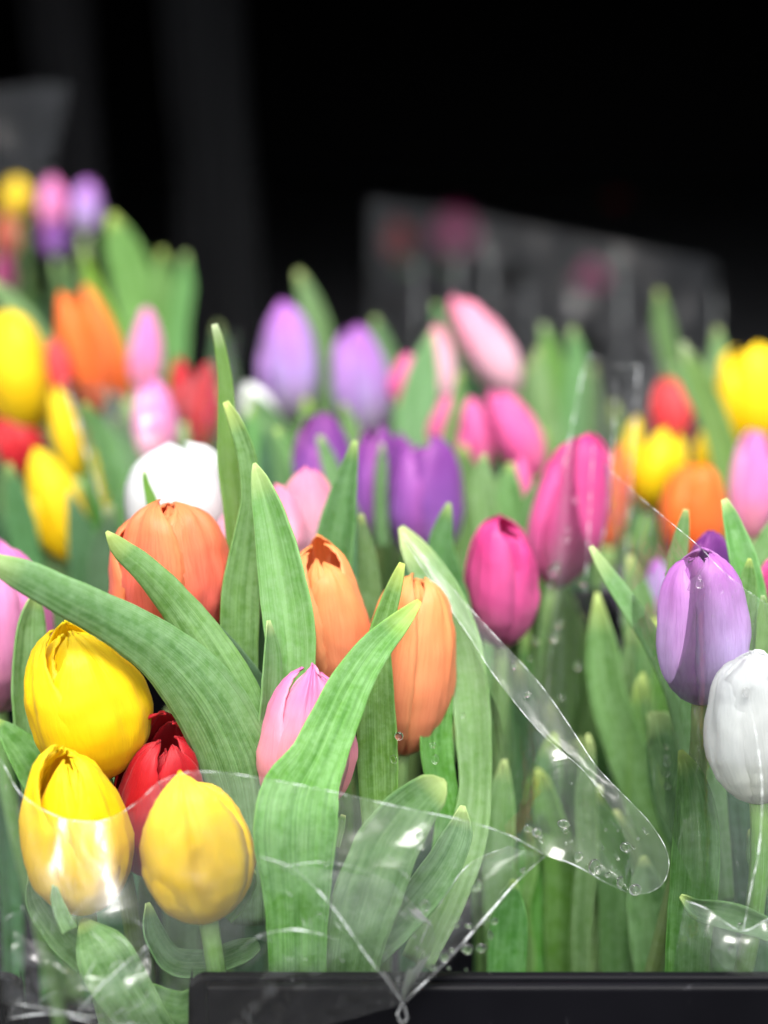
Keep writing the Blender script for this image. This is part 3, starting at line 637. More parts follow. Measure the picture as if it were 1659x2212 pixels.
# ---- left rear bunch
tulip('L', 'large yellow tulip at the left edge of the rear bunch', 'yellow', (22, 668), (62, 938), 160, 0.86, 0.0, rot=-20, auto=2,
  leaves=[([(-30, 600, 30), (20, 650, 46), (70, 720, 60), (110, 810, 60), (130, 920, 60)], dict(d=0.90, tone='mid'))])
tulip('L', 'yellow tulip leaning low, lowest of the left rear bunch', 'yellow', (72, 968), (168, 1212), 132, 0.80, 0.0, rot=10, auto=1, tone='dark')
tulip('L', 'slim yellow tulip below the orange ones on the left', 'yellow', (118, 836), (168, 1040), 66, 0.84, 0.0, rot=30, auto=1, tone='dark')
tulip('L', 'bright orange tulip, tallest flower of the left rear bunch', 'bright', (140, 628), (206, 900), 104, 0.88, 0.0, rot=-34, auto=1, open_=0.02)
tulip('L', 'narrow orange tulip slanting behind the tallest orange one', 'bright', (178, 616), (276, 870), 74, 0.93, 0.0, rot=20, auto=1,
  leaves=[([(180, 540, 14), (200, 610, 30), (232, 690, 40), (262, 790, 46)], dict(d=0.95, tone='lime')),
          ([(240, 462, 34), (262, 530, 80), (290, 620, 106), (312, 720, 110), (320, 860, 100)], dict(d=1.02, tone='mid', fold=0.2)),
          ([(350, 540, 40), (352, 620, 56), (350, 720, 60), (350, 840, 60)], dict(d=1.02, tone='mid')),
          ([(400, 548, 34), (398, 620, 44), (386, 700, 50), (380, 820, 50)], dict(d=1.0, tone='light')),
          ([(180, 870, 20), (220, 960, 80), (240, 1060, 100), (240, 1180, 100)], dict(d=0.82, tone='mid', fold=0.2))])
tulip('L', 'small coral tulip tucked left of the tallest orange one', 'scarlet', (118, 730), (136, 860), 62, 0.86, 0.0, rot=15, auto=0)
tulip('L', 'upright lilac pink tulip, right of the orange ones', 'lilacpink', (316, 664), (318, 862), 80, 0.90, 0.0, rot=8, auto=1)
tulip('L', 'lilac pink tulip directly below its upright twin on the left', 'lilacpink', (328, 818), (340, 1010), 104, 0.82, 0.0, rot=36, auto=1)
tulip('L', 'small red tulip between the lilac pink one and the tall leaf', 'red', (392, 772), (400, 920), 62, 0.86, 0.0, rot=0, auto=1)
tulip('L', 'red tulip close behind the tall thin leaf tip', 'red', (442, 780), (436, 980), 76, 0.84, 0.0, rot=40, auto=1, tone='dark')
tulip('L', 'dark red tulip at the left edge between two yellow ones', 'red', (10, 876), (72, 1030), 112, 0.86, 0.0, rot=20, auto=1, tone='dark')
tulip('L', 'yellow tulip farthest back at the left edge behind dull film', 'yellow', (34, 384), (44, 480), 84, 1.30, 0.0, auto=1)
tulip('L', 'pink tulip farthest back on the left beside the purple one', 'lilacpink', (112, 382), (116, 510), 72, 1.28, 0.0, rot=30, auto=1)
tulip('L', 'purple tulip farthest back on the left against the darkness', 'lilac', (186, 390), (182, 510), 74, 1.27, 0.0, rot=50, auto=1)
tulip('L', 'violet tulip farthest back below the pink one', 'violet', (112, 470), (122, 560), 70, 1.25, 0.0, rot=20, auto=1)
tulip('L', 'faint orange tulip farthest back at the left edge', 'orange', (12, 462), (16, 560), 70, 1.24, 0.0, rot=20, auto=1)
tulip('L', 'dim magenta tulip at the left edge under the faint orange one', 'magenta', (4, 548), (10, 640), 60, 1.20, 0.0, auto=1)
# ---- right bunch
tulip('R', 'purple tulip wet with drops in front of the right bunch', 'purple', (1512, 1190), (1514, 1520), 192, 0.566, -0.014, rot=52, point=0.02, plump=1.5,
  leaves=[([(1276, 1180, 10, 0.60), (1302, 1226, 30, 0.60), (1352, 1300, 46, 0.60), (1410, 1390, 52, 0.602), (1456, 1480, 66, 0.604), (1490, 1570, 90, 0.606), (1520, 1680, 100, 0.606), (1548, 1800, 90, 0.606), (1570, 1950, 80, 0.606)], dict(fold=0.3, n=36, tone='light', roll=25)),
          ([(1482, 1100, 10), (1474, 1150, 30), (1462, 1220, 42), (1456, 1320, 44)], dict(d=0.60, tone='light', fold=0.3)),
          ([(1400, 1540, 40), (1440, 1580, 92), (1452, 1660, 108), (1476, 1760, 110), (1520, 1870, 100), (1560, 1990, 90), (1580, 2110, 80)], dict(d=0.625, tone='mid', fold=0.25, wave=0.06)),
          ([(1290, 1280, 20), (1300, 1400, 70), (1312, 1500, 80), (1352, 1620, 90), (1400, 1740, 100), (1440, 1900, 100), (1450, 2100, 90)], dict(d=0.66, tone='mid', fold=0.3)),
          ([(1360, 1200, 30), (1376, 1290, 66), (1390, 1400, 80), (1400, 1520, 80), (1410, 1700, 80)], dict(d=0.69, tone='mid', fold=0.3)),
          ([(1470, 1620, 10), (1492, 1680, 60), (1504, 1780, 96), (1500, 1900, 104), (1488, 2020, 96), (1480, 2150, 90)], dict(d=0.558, tone='mid', fold=0.25, wave=0.05)),
          ([(1620, 1790, 40), (1650, 1830, 90), (1690, 1900, 100)], dict(d=0.57, tone='mid', fold=0.3))])
tulip('R', 'white tulip overlapping the purple one at the right edge', 'white', (1616, 1404), (1640, 1732), 212, 0.545, -0.012, rot=38, plump=1.7, point=0.0,
  leaves=[([(1470, 1935, 20), (1510, 1965, 46), (1580, 1980, 60), (1640, 2000, 50), (1700, 2030, 40)], dict(d=0.535, tone='mid', fold=0.4, wave=0.1)),
          ([(1566, 1500, 40), (1600, 1700, 60), (1620, 1900, 70), (1630, 2110, 70)], dict(d=0.585, tone='dark'))])
tulip('R', 'darker violet tulip peeping over the wet purple one', 'violet', (1534, 1144), (1550, 1330), 108, 0.615, -0.01, rot=20,
  leaves=[([(1564, 1078, 12), (1580, 1130, 40), (1602, 1210, 62), (1622, 1300, 66), (1640, 1420, 60)], dict(d=0.590, tone='light', fold=0.4, roll=20)),
          ([(1619, 1206, 14), (1616, 1260, 36), (1612, 1340, 44), (1610, 1440, 46)], dict(d=0.578, tone='mid', fold=0.3)),
          ([(1648, 1286, 14), (1652, 1340, 34), (1654, 1420, 44)], dict(d=0.572, tone='lime', fold=0.3)),
          ([(1690, 1100, 20), (1660, 1170, 50), (1630, 1260, 60), (1620, 1380, 60)], dict(d=0.64, tone='mid'))])
tulip('R', 'magenta tulip just showing at the right edge', 'magenta', (1676, 1200), (1690, 1330), 90, 0.62, 0.0, auto=0)
tulip('R', 'orange tulip in the right bunch below the yellow arc', 'bright', (1496, 998), (1492, 1225), 152, 0.78, -0.005, rot=58, plump=1.25, auto=1)
tulip('R', 'yellow tulip bent over behind the orange one on the right', 'yellow', (1446, 926), (1400, 1110), 128, 0.84, 0.0, rot=-45, auto=1, splay={1: 0.2})
tulip('R', 'light red tulip above the bent yellow one on the right', 'scarlet', (1446, 816), (1458, 968), 96, 0.92, 0.0, rot=10, auto=1)
tulip('R', 'big yellow tulip high at the right edge', 'yellow', (1622, 742), (1622, 985), 176, 0.88, 0.0, rot=40, auto=1, plump=1.2, open_=0.12,
  leaves=[([(1474, 740, 20), (1500, 800, 46), (1534, 880, 60), (1562, 970, 66), (1584, 1080, 70), (1590, 1200, 60)], dict(d=0.84, tone='lime', fold=0.2)),
          ([(1452, 784, 14), (1490, 840, 34), (1530, 910, 40), (1560, 990, 40)], dict(d=0.86, tone='light')),
          ([(1550, 708, 34), (1552, 780, 50), (1546, 860, 50), (1550, 960, 50)], dict(d=0.92, tone='light')),
          ([(1424, 628, 30), (1432, 700, 44), (1450, 780, 46), (1470, 880, 40)], dict(d=1.0, tone='mid'))])
tulip('R', 'pink tulip at the right edge below the big yellow one', 'lilacpink', (1632, 930), (1620, 1172), 106, 0.78, 0.0, rot=20, auto=1)
tulip('R', 'narrow orange tulip behind the upright crinkled film', 'bright', (1340, 958), (1312, 1190), 74, 0.84, 0.0, rot=20, auto=1)
tulip('R', 'narrow yellow tulip behind the upright crinkled film', 'yellow', (1372, 900), (1346, 1090), 66, 0.88, 0.0, rot=20, auto=1)
tulip('R', 'small yellow tulip deep between the leaves on the right', 'yellow', (1520, 930), (1520, 1040), 50, 0.90, 0.0, auto=0)
tulip('R', 'pale lilac tulip low behind the wet purple one', 'lilac', (1420, 1205), (1424, 1340), 70, 0.72, 0.0, auto=0)
# ---- far dark background
tulip('B', 'dim magenta tulip in the shade at the top of the rear film', 'magenta', (985, 446), (985, 560), 116, 2.7, 0.0, rot=20, auto=1)
tulip('B', 'dim red tulip in the shade at the left of the rear film', 'red', (856, 470), (866, 560), 70, 2.7, 0.0, auto=1)
tulip('B', 'dim violet tulip in the shade at the middle of the rear film', 'rose', (1270, 560), (1280, 660), 90, 2.7, 0.0, auto=1)

tulip('B', 'very dim red tulip in the darkness above the rear film', 'red', (1330, 420), (1335, 500), 70, 3.9, 0.0, auto=1)
tulip('B', 'very dim yellow tulip in the darkness at upper right', 'yellow', (1225, 290), (1230, 360), 56, 4.45, 0.0, auto=1)
# filler shoots: flowerless tulip plants seen low between the bunches
def shoot(label, pts_list, group='leafy tulip shoots between the bunches'):
    b = P(pts_list[0][0][-1][0], pts_list[0][0][-1][1], pts_list[0][1]['d'])
    root = empty('tulip_shoot', b, label, 'tulip leaves', group)
    for pts, kw in pts_list:
        SEED[0] += 1; leaf(root, pts, seed=SEED[0], **kw)
shoot('broad green leaves low between the front bunch and the right bunch', [
  ([(1210, 1250, 20), (1240, 1400, 80), (1260, 1560, 100), (1270, 1740, 110), (1260, 1920, 100), (1250, 2130, 90)], dict(d=0.74, tone='mid')),
  ([(1330, 1750, 40), (1340, 1850, 90), (1330, 1980, 100), (1320, 2140, 100)], dict(d=0.64, tone='mid')),
  ([(1110, 1900, 30), (1100, 1990, 80), (1090, 2150, 80)], dict(d=0.60, tone='mid')),
  ([(1230, 1830, 30), (1216, 1940, 60), (1210, 2140, 60)], dict(d=0.70, tone='dark')),
  ([(1390, 1850, 30), (1400, 1950, 90), (1420, 2130, 90)], dict(d=0.62, tone='mid'))])
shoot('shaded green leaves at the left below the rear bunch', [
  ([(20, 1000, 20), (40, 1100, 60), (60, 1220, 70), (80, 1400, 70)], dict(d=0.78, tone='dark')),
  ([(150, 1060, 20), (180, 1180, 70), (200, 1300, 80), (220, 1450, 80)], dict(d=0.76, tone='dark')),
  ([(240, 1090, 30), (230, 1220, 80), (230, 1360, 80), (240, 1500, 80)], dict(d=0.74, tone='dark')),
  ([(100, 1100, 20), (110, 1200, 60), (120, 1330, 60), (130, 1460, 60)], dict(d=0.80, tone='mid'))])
shoot('green leaves behind the dark violet tulips at centre', [
  ([(660, 860, 20), (670, 960, 70), (680, 1080, 80), (690, 1220, 80)], dict(d=0.90, tone='mid')),
  ([(870, 850, 30), (880, 960, 80), (890, 1080, 90), (900, 1240, 90)], dict(d=0.88, tone='mid')),
  ([(1000, 960, 30), (1010, 1060, 80), (1020, 1180, 80), (1030, 1330, 80)], dict(d=0.80, tone='mid')),
  ([(760, 1080, 20), (765, 1180, 70), (770, 1300, 80), (780, 1450, 80)], dict(d=0.74, tone='dark')),
  ([(890, 1180, 20), (900, 1260, 60), (910, 1380, 70), (920, 1500, 70)], dict(d=0.72, tone='dark'))])
shoot('green leaves in the gap left of the lilac tulips', [
  ([(470, 700, 20), (480, 800, 60), (490, 900, 70), (500, 1040, 70)], dict(d=1.02, tone='dark')),
  ([(540, 880, 20), (550, 960, 60), (555, 1060, 70), (560, 1180, 70)], dict(d=0.84, tone='mid'))])

def thicket(label, n, x0, x1, y0, y1, d0, d1, tones, seed, wlo=46, whi=92, low=2170):
    rng = random.Random(seed); L_ = []
    for k in range(n):
        x = x0+(x1-x0)*(k+rng.random())/n; yt = rng.uniform(y0, y1); d = rng.uniform(d0, d1)
        wd = rng.uniform(wlo, whi); b = rng.uniform(-70, 70); h = low-yt
        pts = [(x+b*rng.uniform(0.4, 1.1), yt, 8), (x+b*0.7, yt+h*0.07, wd*0.5), (x+b*0.35, yt+h*0.22, wd*0.9), (x+rng.uniform(-18, 18), yt+h*0.45, wd), (x-b*0.12, yt+h*0.72, wd*0.85), (x-b*0.15, low, wd*0.7)]
        L_.append((pts, dict(d=d, tone=rng.choice(tones), fold=rng.uniform(0.2, 0.45), roll=rng.uniform(-35, 35), n=20, m=6, wave=rng.uniform(0, 0.08))))
    shoot(label, L_)
thicket('dense green leaves at centre right under the tall magenta tulip', 22, 1050, 1400, 1230, 1600, 0.68, 0.80, ('mid', 'light', 'mid', 'light'), 41)
thicket('dense green leaves at the lower right behind the white tulip', 14, 1330, 1690, 1300, 1750, 0.64, 0.78, ('mid', 'light', 'mid', 'light'), 42)
thicket('slender green leaves low beside the point of the front sleeve', 9, 1060, 1330, 1560, 1860, 0.62, 0.67, ('mid', 'light', 'mid'), 43)
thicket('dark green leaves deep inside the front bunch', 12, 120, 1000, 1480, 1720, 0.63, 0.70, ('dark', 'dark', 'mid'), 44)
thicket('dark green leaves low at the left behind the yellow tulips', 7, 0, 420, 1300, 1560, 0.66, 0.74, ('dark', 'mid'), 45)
thicket('green leaves filling the rear rows from centre to right', 22, 600, 1680, 860, 1060, 0.86, 1.02, ('mid', 'mid', 'light', 'dark'), 46, 36, 66, 1500)
thicket('green leaves filling the rear rows at left', 12, -20, 560, 820, 1050, 0.88, 1.04, ('mid', 'dark', 'mid'), 47, 36, 66, 1500)

# ------------------------------------------------------------------ cellophane sleeves
def patch(root, A, B, mat, nu=70, nv=30, bulge=0.0, wr=0.0012, seed=0, edges='A', er=0.00028, scale=55.0, name='film', warp=None, folds=0.0, calm=None):
    a, b = cr(A, nu), cr(B, nu); vs, uv = [], []
    rows = []
    for i in range(nu+1):
        pa, pb = a[i], b[i]
        for j in range(nv+1):
            t = j/nv
            x = pa[0]+(pb[0]-pa[0])*t; y = pa[1]+(pb[1]-pa[1])*t
            d = pa[2]+(pb[2]-pa[2])*t - bulge*math.sin(math.pi*t)
            if warp: d += warp(x, y)
            p = P(x, y, d)
            q = p*scale + Vector((seed*3.1, 0, 0))
            k = (1-abs(mnoise.noise(q)))*0.6 + (1-abs(mnoise.noise(q*2.3)))*0.3 + 0.5*mnoise.noise(q*0.4)
            fade = 0.35+0.65*min(1, min(t, 1-t)*6)
            fo = math.sin((x*0.9+y*0.55)*0.021+2.2*mnoise.noise(p*22)+seed) ; fo = fo*abs(fo)
            p = p + (CP-p).normalized()*((wr*(k-0.7)*2 + folds*fo)*fade*(1-0.9*math.exp(-(((x-calm[0])/calm[2])**4+((y-calm[1])/calm[2])**4)) if calm else fade))
            vs.append(p); uv.append((i/nu, t))
    o = mesh_obj(name, vs, grid_faces(nu, nv), mat, root, uv)
    if 'A' in edges: tube('film_edge', [vs[i*(nv+1)] for i in range(nu+1)], er, FILM_EDGE, root, 6)
    if 'B' in edges: tube('film_edge', [vs[i*(nv+1)+nv] for i in range(nu+1)], er, FILM_EDGE, root, 6)
    if 'L' in edges: tube('film_edge', [vs[j] for j in range(nv+1)], er, FILM_EDGE, root, 6)
    if 'R' in edges: tube('film_edge', [vs[nu*(nv+1)+j] for j in range(nv+1)], er, FILM_EDGE, root, 6)
    return o, vs, (nu, nv)
def crease(root, pts, rad=0.00035, n=24):
    s = cr(pts, n); tube('crease', [P(*p) for p in s], [rad*0.62*(0.2+0.8*math.sin(math.pi*min(0.98, max(0.02, i/n)))) for i in range(n+1)], FILM_EDGE, root, 6)
_dm = {}
def droplets(root, pts, seed):
    rng = random.Random(seed)
    if 'm' not in _dm:
        import bmesh
        bm = bmesh.new(); bmesh.ops.create_icosphere(bm, subdivisions=2, radius=1.0)
        me = bpy.data.meshes.new('droplet'); bm.to_mesh(me); bm.free()
        me.polygons.foreach_set('use_smooth', [True]*len(me.polygons)); me.materials.append(WATER); _dm['m'] = me
    for x, y, d, r in pts:
        o = bpy.data.objects.new('droplet', _dm['m']); COL.objects.link(o); o.parent = root
        o.location = P(x, y, d) - root.matrix_basis.translation
        s = r*1.3*d/FPX
        o.scale = (s*rng.uniform(0.7, 1.3), s*0.40, s*rng.uniform(0.7, 1.4))
        o.rotation_euler = (-PITCH, rng.uniform(-0.6, 0.6), rng.uniform(-0.4, 0.4))

# front sleeve
fs = empty('cellophane_sleeve', P(560, 2200, 0.50), 'clear cellophane sleeve wrapped round the front bunch, its edge across the yellow tulips', 'cellophane', 'cellophane flower sleeves')
top = [(-70, 1560, 0.520), (0, 1640, 0.512), (45, 1715, 0.504), (120, 1762, 0.499), (190, 1775, 0.497), (245, 1765, 0.498), (300, 1730, 0.499), (345, 1690, 0.501), (400, 1669, 0.502), (470, 1668, 0.502), (560, 1680, 0.502), (700, 1706, 0.503), (850, 1740, 0.505), (1000, 1772, 0.509), (1100, 1804, 0.515), (1176, 1846, 0.522)]
bot = [(-70, 2290, 0.500), (0, 2290, 0.494), (80, 2290, 0.492), (180, 2290, 0.492), (290, 2290, 0.493), (400, 2280, 0.493), (520, 2262, 0.494), (640, 2232, 0.495), (740, 2206, 0.496), (820, 2184, 0.497), (870, 2168, 0.498), (900, 2140, 0.499), (960, 2080, 0.502), (1050, 1980, 0.509), (1120, 1900, 0.516), (1180, 1848, 0.522)]
def lean(x, y):
    # film bulge over the lower left tulip, its tilt shaped to catch sun glare
    wx = math.exp(-((x-190)/105)**4)
    return wx*0.0092*max(0.0, 1-(y-1765)/225) - 0.002*wx*math.exp(-((y-1990)/90)**2)
patch(fs, top, bot, FILM, 130, 70, 0.004, 0.0010, 1, 'A', 0.0002, warp=lean, folds=0.0009, calm=(190, 1850, 170))
crease(fs, [(870, 2168, 0.4965), (960, 2080, 0.5005), (1050, 1980, 0.5075), (1120, 1900, 0.5145), (1180, 1848, 0.5205)], 0.0007)
crease(fs, [(560, 1850, 0.4935), (640, 1880, 0.4935), (720, 1962, 0.494), (790, 2062, 0.4945), (870, 2166, 0.4965)], 0.00055)
crease(fs, [(610, 1872, 0.4935), (690, 1862, 0.494), (760, 1872, 0.494), (830, 1900, 0.494)], 0.0003)
crease(fs, [(520, 2052, 0.4925), (560, 2022, 0.4925), (630, 2008, 0.4925), (700, 2020, 0.4925), (732, 2034, 0.493)], 0.0007)
crease(fs, [(30, 2170, 0.490), (110, 2182, 0.489), (220, 2200, 0.489), (330, 2216, 0.490)], 0.0006)
crease(fs, [(170, 2180, 0.489), (230, 2120, 0.489), (300, 2052, 0.490)], 0.0003)
rngc = random.Random(77)
for k in range(26):
    x, y = rngc.uniform(20, 330), rngc.uniform(1960, 2190); a = rngc.uniform(-1.2, -0.5) if k % 3 else rngc.uniform(0.2, 1.9)
    l = rngc.uniform(18, 75); b = rngc.uniform(-8, 8)
    crease(fs, [(x-l*math.cos(a)/2, y-l*math.sin(a)/2, 0.4885), (x+b, y+b, 0.4885), (x+l*math.cos(a)/2, y+l*math.sin(a)/2, 0.4885)], rngc.uniform(0.0001, 0.00024), 8)
for k in range(14):
    x, y = rngc.uniform(560, 1000), rngc.uniform(1850, 2080); a = rngc.uniform(0.2, 1.3)
    l = rngc.uniform(14, 50)
    crease(fs, [(x-l*math.cos(a)/2, y-l*math.sin(a)/2, 0.4925), (x+3, y, 0.4925), (x+l*math.cos(a)/2, y+l*math.sin(a)/2, 0.4925)], rngc.uniform(0.0001, 0.0002), 8)
# crumpled folds of the sleeve hanging over the crate at lower left
patch(fs, [(30, 2010, 0.489), (110, 2060, 0.485), (200, 2110, 0.484), (300, 2080, 0.486), (318, 2040, 0.488)], [(20, 2200, 0.488), (110, 2190, 0.4845), (210, 2210, 0.484), (300, 2220, 0.486), (350, 2250, 0.488)], FILM, 50, 30, 0.003, 0.0035, 31, 'B', 0.0003, scale=75)
patch(fs, [(170, 2184, 0.484), (226, 2120, 0.482), (262, 2090, 0.482), (318, 2044, 0.484)], [(190, 2196, 0.484), (250, 2190, 0.482), (300, 2170, 0.482), (322, 2140, 0.484)], FILM, 30, 18, 0.004, 0.003, 33, 'AB', 0.0003, scale=85)
crease(fs, [(36, 2168, 0.484), (100, 2178, 0.4835), (190, 2196, 0.4835)], 0.0009)
# gathered tail of the sleeve under its point
tail = [P(870, 2166, 0.4970), P(858, 2190, 0.4955), P(868, 2214, 0.4955), P(880, 2200, 0.4955), P(874, 2172, 0.4970)]
tube('tail', [tail[0]+(tail[1]-tail[0])*t for t in (0, .5, 1)] + [tail[1]+(tail[2]-tail[1])*t for t in (.5, 1)] + [tail[2]+(tail[3]-tail[2])*t for t in (.5, 1)] + [tail[3]+(tail[4]-tail[3])*t for t in (.5, 1)], 0.0005, FILM_EDGE, fs, 6)
# folded gusset at the right of the point
patch(fs, [(560, 1852, 0.4985), (690, 1930, 0.499), (790, 2058, 0.500), (866, 2164, 0.5015)], [(840, 1900, 0.508), (900, 1960, 0.508), (940, 2030, 0.506), (872, 2160, 0.503)], FILM_HAZY, 40, 20, 0.003, 0.0012, 4, '')
patch(fs, [(872, 2164, 0.5025), (900, 2060, 0.507), (940, 1970, 0.512), (1010, 1870, 0.518), (1100, 1828, 0.522)], [(880, 2166, 0.5030), (960, 2090, 0.505), (1050, 1990, 0.512), (1120, 1908, 0.518), (1178, 1850, 0.5235)], FILM_HAZY, 40, 20, 0.004, 0.0014, 5, 'A', 0.0002)
# the strip running up to the right and its rounded lobe
lipB = [(872, 1165, 0.600), (935, 1262, 0.590), (1008, 1366, 0.580), (1070, 1462, 0.570), (1165, 1580, 0.562), (1256, 1660, 0.556), (1304, 1722, 0.550), (1345, 1800, 0.543), (1362, 1872, 0.535), (1362, 1926, 0.529)]
lipA = [(868, 1148, 0.600), (950, 1240, 0.592), (1050, 1352, 0.584), (1160, 1470, 0.574), (1225, 1560, 0.566), (1286, 1652, 0.557), (1342, 1712, 0.551), (1402, 1775, 0.551), (1437, 1830, 0.549), (1445, 1872, 0.546), (1432, 1908, 0.541), (1402, 1928, 0.535), (1366, 1930, 0.5285)]
patch(fs, lipA, lipB, FILM_HAZY, 90, 18, 0.0004, 0.0008, 7, 'A', 0.0002, scale=90)
tube('film_edge', [P(*p) for p in cr([(x, y, d-0.0006) for x, y, d in lipB[:7]], 50)], [0.00018*(1-0.8*max(0, i-34)/16) for i in range(51)], FILM_EDGE, fs, 6)
# clear panel below the folded lip, running back to the front sheet
patch(fs, lipB, [(900, 1196, 0.612), (985, 1330, 0.608), (1046, 1480, 0.600), (1076, 1620, 0.588), (1090, 1720, 0.566), (1090, 1792, 0.546), (1130, 1824, 0.535), (1190, 1852, 0.529), (1270, 1884, 0.5285), (1356, 1928, 0.5292)], FILM, 70, 26, 0.003, 0.0006, 9, '', folds=0.0005)
crease(fs, [(1176, 1846, 0.5275), (1215, 1858, 0.5275), (1256, 1876, 0.5275), (1305, 1904, 0.5280), (1362, 1930, 0.528)], 0.0004)
_r = random.Random(9)
droplets(fs, [(_r.uniform(1200, 1420), _r.uniform(1790, 1900), 0.5265, _r.uniform(1.5, 3.5)) for _ in range(14)] + [(_r.uniform(880, 1060), _r.uniform(1980, 2100), 0.4975, _r.uniform(1.5, 3.5)) for _ in range(14)], 5)
droplets(fs, [(1110, 1440, .574, 5), (1140, 1500, .566, 6), (1160, 1798, .518, 9), (1140, 1790, .518, 6), (1170, 1812, .518, 5), (1218, 1780, .535, 10), (1222, 1796, .535, 6), (1284, 1872, .527, 10), (1292, 1880, .527, 6), (1313, 1890, .527, 5), (1352, 1830, .535, 8), (1372, 1922, .525, 10), (1340, 1905, .525, 7), (1250, 1850, .528, 6),
  (918, 1958, .492, 8), (906, 1806, .495, 7), (908, 1828, .495, 8), (1034, 1912, .505, 8), (1025, 1920, .505, 5), (1012, 2000, .502, 6), (960, 2065, .498, 7), (935, 2090, .497, 6), (976, 2052, .498, 5), (1060, 2020, .505, 6), (1040, 2048, .503, 7), (1010, 2050, .502, 8), (1068, 1990, .507, 5), (1130, 1880, .514, 5), (690, 1975, .492, 4), (704, 1868, .492, 4),
  (862, 1590, .556, 7), (850, 1640, .556, 6), (940, 1640, .575, 6), (935, 1610, .575, 5), (1000, 1545, .58, 4)], 3)
# upright film of the middle bunch
ms = empty('cellophane_sleeve', P(1250, 1700, 0.66), 'upright crinkled cellophane in front of the tall magenta tulip', 'cellophane', 'cellophane flower sleeves')
patch(ms, [(1215, 1030, 0.672), (1240, 900, 0.676), (1268, 776, 0.690), (1300, 776, 0.700), (1340, 792, 0.715), (1380, 790, 0.73)],
          [(1110, 1800, 0.650), (1160, 1800, 0.645), (1230, 1800, 0.650), (1270, 1800, 0.66), (1290, 1800, 0.67), (1310, 1800, 0.68)], FILM, 50, 40, 0.003, 0.0010, 12, 'AR', 0.0004, scale=30)
crease(ms, [(1282, 960, 0.672), (1276, 1060, 0.665), (1270, 1180, 0.66), (1262, 1300, 0.655)], 0.0005)
crease(ms, [(1330, 800, 0.69), (1326, 920, 0.68), (1316, 1050, 0.675), (1300, 1180, 0.67)], 0.0006)
droplets(ms, [(1242, 1080, .655, 6), (1228, 1142, .652, 6), (1224, 1166, .652, 6), (1203, 1222, .65, 8), (1196, 1234, .65, 8), (1190, 1262, .65, 6), (1258, 1260, .652, 6), (1208, 1348, .648, 8), (1198, 1374, .648, 8), (1160, 1382, .648, 7), (1249, 1438, .648, 7), (1214, 1506, .646, 6), (1145, 1420, .648, 5), (1440, 1612, .60, 5), (1440, 1634, .60, 5), (1441, 1646, .60, 6), (1441, 1672, .60, 5), (1441, 1698, .60, 5)], 4)
# right bunch sleeve
rs = empty('cellophane_sleeve', P(1640, 2100, 0.52), 'cellophane sleeve of the right bunch with its edge slanting over the wet purple tulip', 'cellophane', 'cellophane flower sleeves')
patch(rs, [(1300, 1000, 0.640), (1380, 1072, 0.600), (1450, 1130, 0.565), (1512, 1182, 0.542), (1560, 1232, 0.534), (1620, 1280, 0.528), (1720, 1345, 0.524)],
          [(1420, 1750, 0.57), (1450, 1800, 0.55), (1490, 1900, 0.53), (1530, 2040, 0.517), (1580, 2105, 0.514), (1640, 2110, 0.513), (1720, 2110, 0.513)], FILM, 50, 40, 0.003, 0.0010, 15, 'A', 0.00022)
crease(rs, [(1612, 1495, 0.521), (1632, 1580, 0.518), (1646, 1700, 0.516), (1640, 1830, 0.514), (1622, 1920, 0.513), (1606, 2010, 0.512)], 0.0007)
patch(rs, [(1480, 1945, 0.524), (1530, 1965, 0.518), (1600, 2010, 0.5135), (1660, 1985, 0.513), (1730, 1960, 0.513)], [(1450, 2108, 0.524), (1510, 2112, 0.518), (1590, 2112, 0.514), (1650, 2112, 0.5135), (1730, 2112, 0.5135)], FILM_BACK, 40, 16, 0.003, 0.003, 16, 'A', 0.0003)
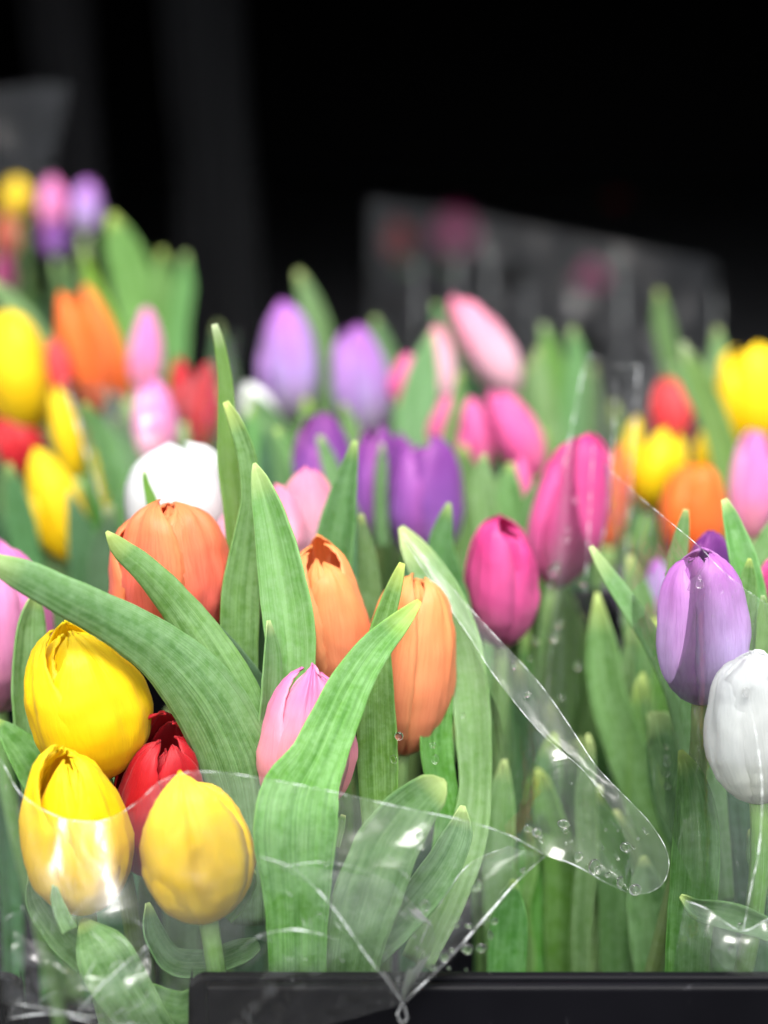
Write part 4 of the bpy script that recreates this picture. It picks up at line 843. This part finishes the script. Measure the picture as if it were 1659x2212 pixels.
droplets(rs, [(1512, 1262, .533, 6), (1511, 1248, .533, 4), (1612, 1496, .52, 7), (1600, 2000, .512, 5), (1580, 2050, .512, 6), (1440, 1240, .575, 3)], 6)
# rear sleeves
b1 = empty('cellophane_sleeve', P(1200, 900, 1.3), 'wide sheet of dull cellophane standing behind the middle bunches', 'cellophane', 'cellophane flower sleeves')
for x0, y0, y1, w_ in ((985, 545, 640, .004), (1055, 500, 760, .003), (900, 560, 800, .003), (1140, 560, 760, .002), (1230, 620, 800, .002), (1340, 560, 820, .003), (1420, 640, 860, .004), (1545, 620, 760, .005)):
    crease(b1, [(x0, y0, 1.29), (x0+4, (y0+y1)/2, 1.29), (x0-4, y1, 1.29)], w_*0.45)  # pale tubes stand in for light streaks on the rear sheet
patch(b1, [(798, 428, 1.42), (1000, 458, 1.36), (1200, 500, 1.32), (1400, 540, 1.30), (1530, 566, 1.32), (1576, 612, 1.36)], [(790, 1100, 1.42), (1000, 1100, 1.36), (1200, 1100, 1.32), (1400, 1100, 1.30), (1530, 1100, 1.32), (1566, 1100, 1.36)], FILM_FAR, 80, 24, 0.01, 0.010, 20, '', 0.0007, folds=0.006, scale=16)
b2 = empty('cellophane_sleeve', P(60, 700, 1.2), 'grey cellophane rising at the upper left edge', 'cellophane', 'cellophane flower sleeves')
patch(b2, [(-120, 210, 1.22), (0, 190, 1.20), (90, 180, 1.18), (150, 186, 1.16)], [(-120, 760, 1.22), (-60, 760, 1.20), (-20, 760, 1.16), (20, 760, 1.14)], FILM_FAR, 40, 30, 0.01, 0.010, 23, '', 0.0012, scale=16, folds=0.006)
b3 = empty('cellophane_sleeve', P(300, 1200, 0.72), 'cellophane round the left rear bunch with a grey edge beside the white tulip', 'cellophane', 'cellophane flower sleeves')
patch(b3, [(140, 820, 0.80), (220, 830, 0.76), (330, 850, 0.75), (430, 800, 0.77), (520, 700, 0.82)], [(236, 1140, 0.76), (260, 1160, 0.74), (340, 1180, 0.735), (420, 1180, 0.75), (500, 1150, 0.80)], FILM_BACK, 40, 24, 0.006, 0.004, 26, 'L', 0.0008, scale=25)
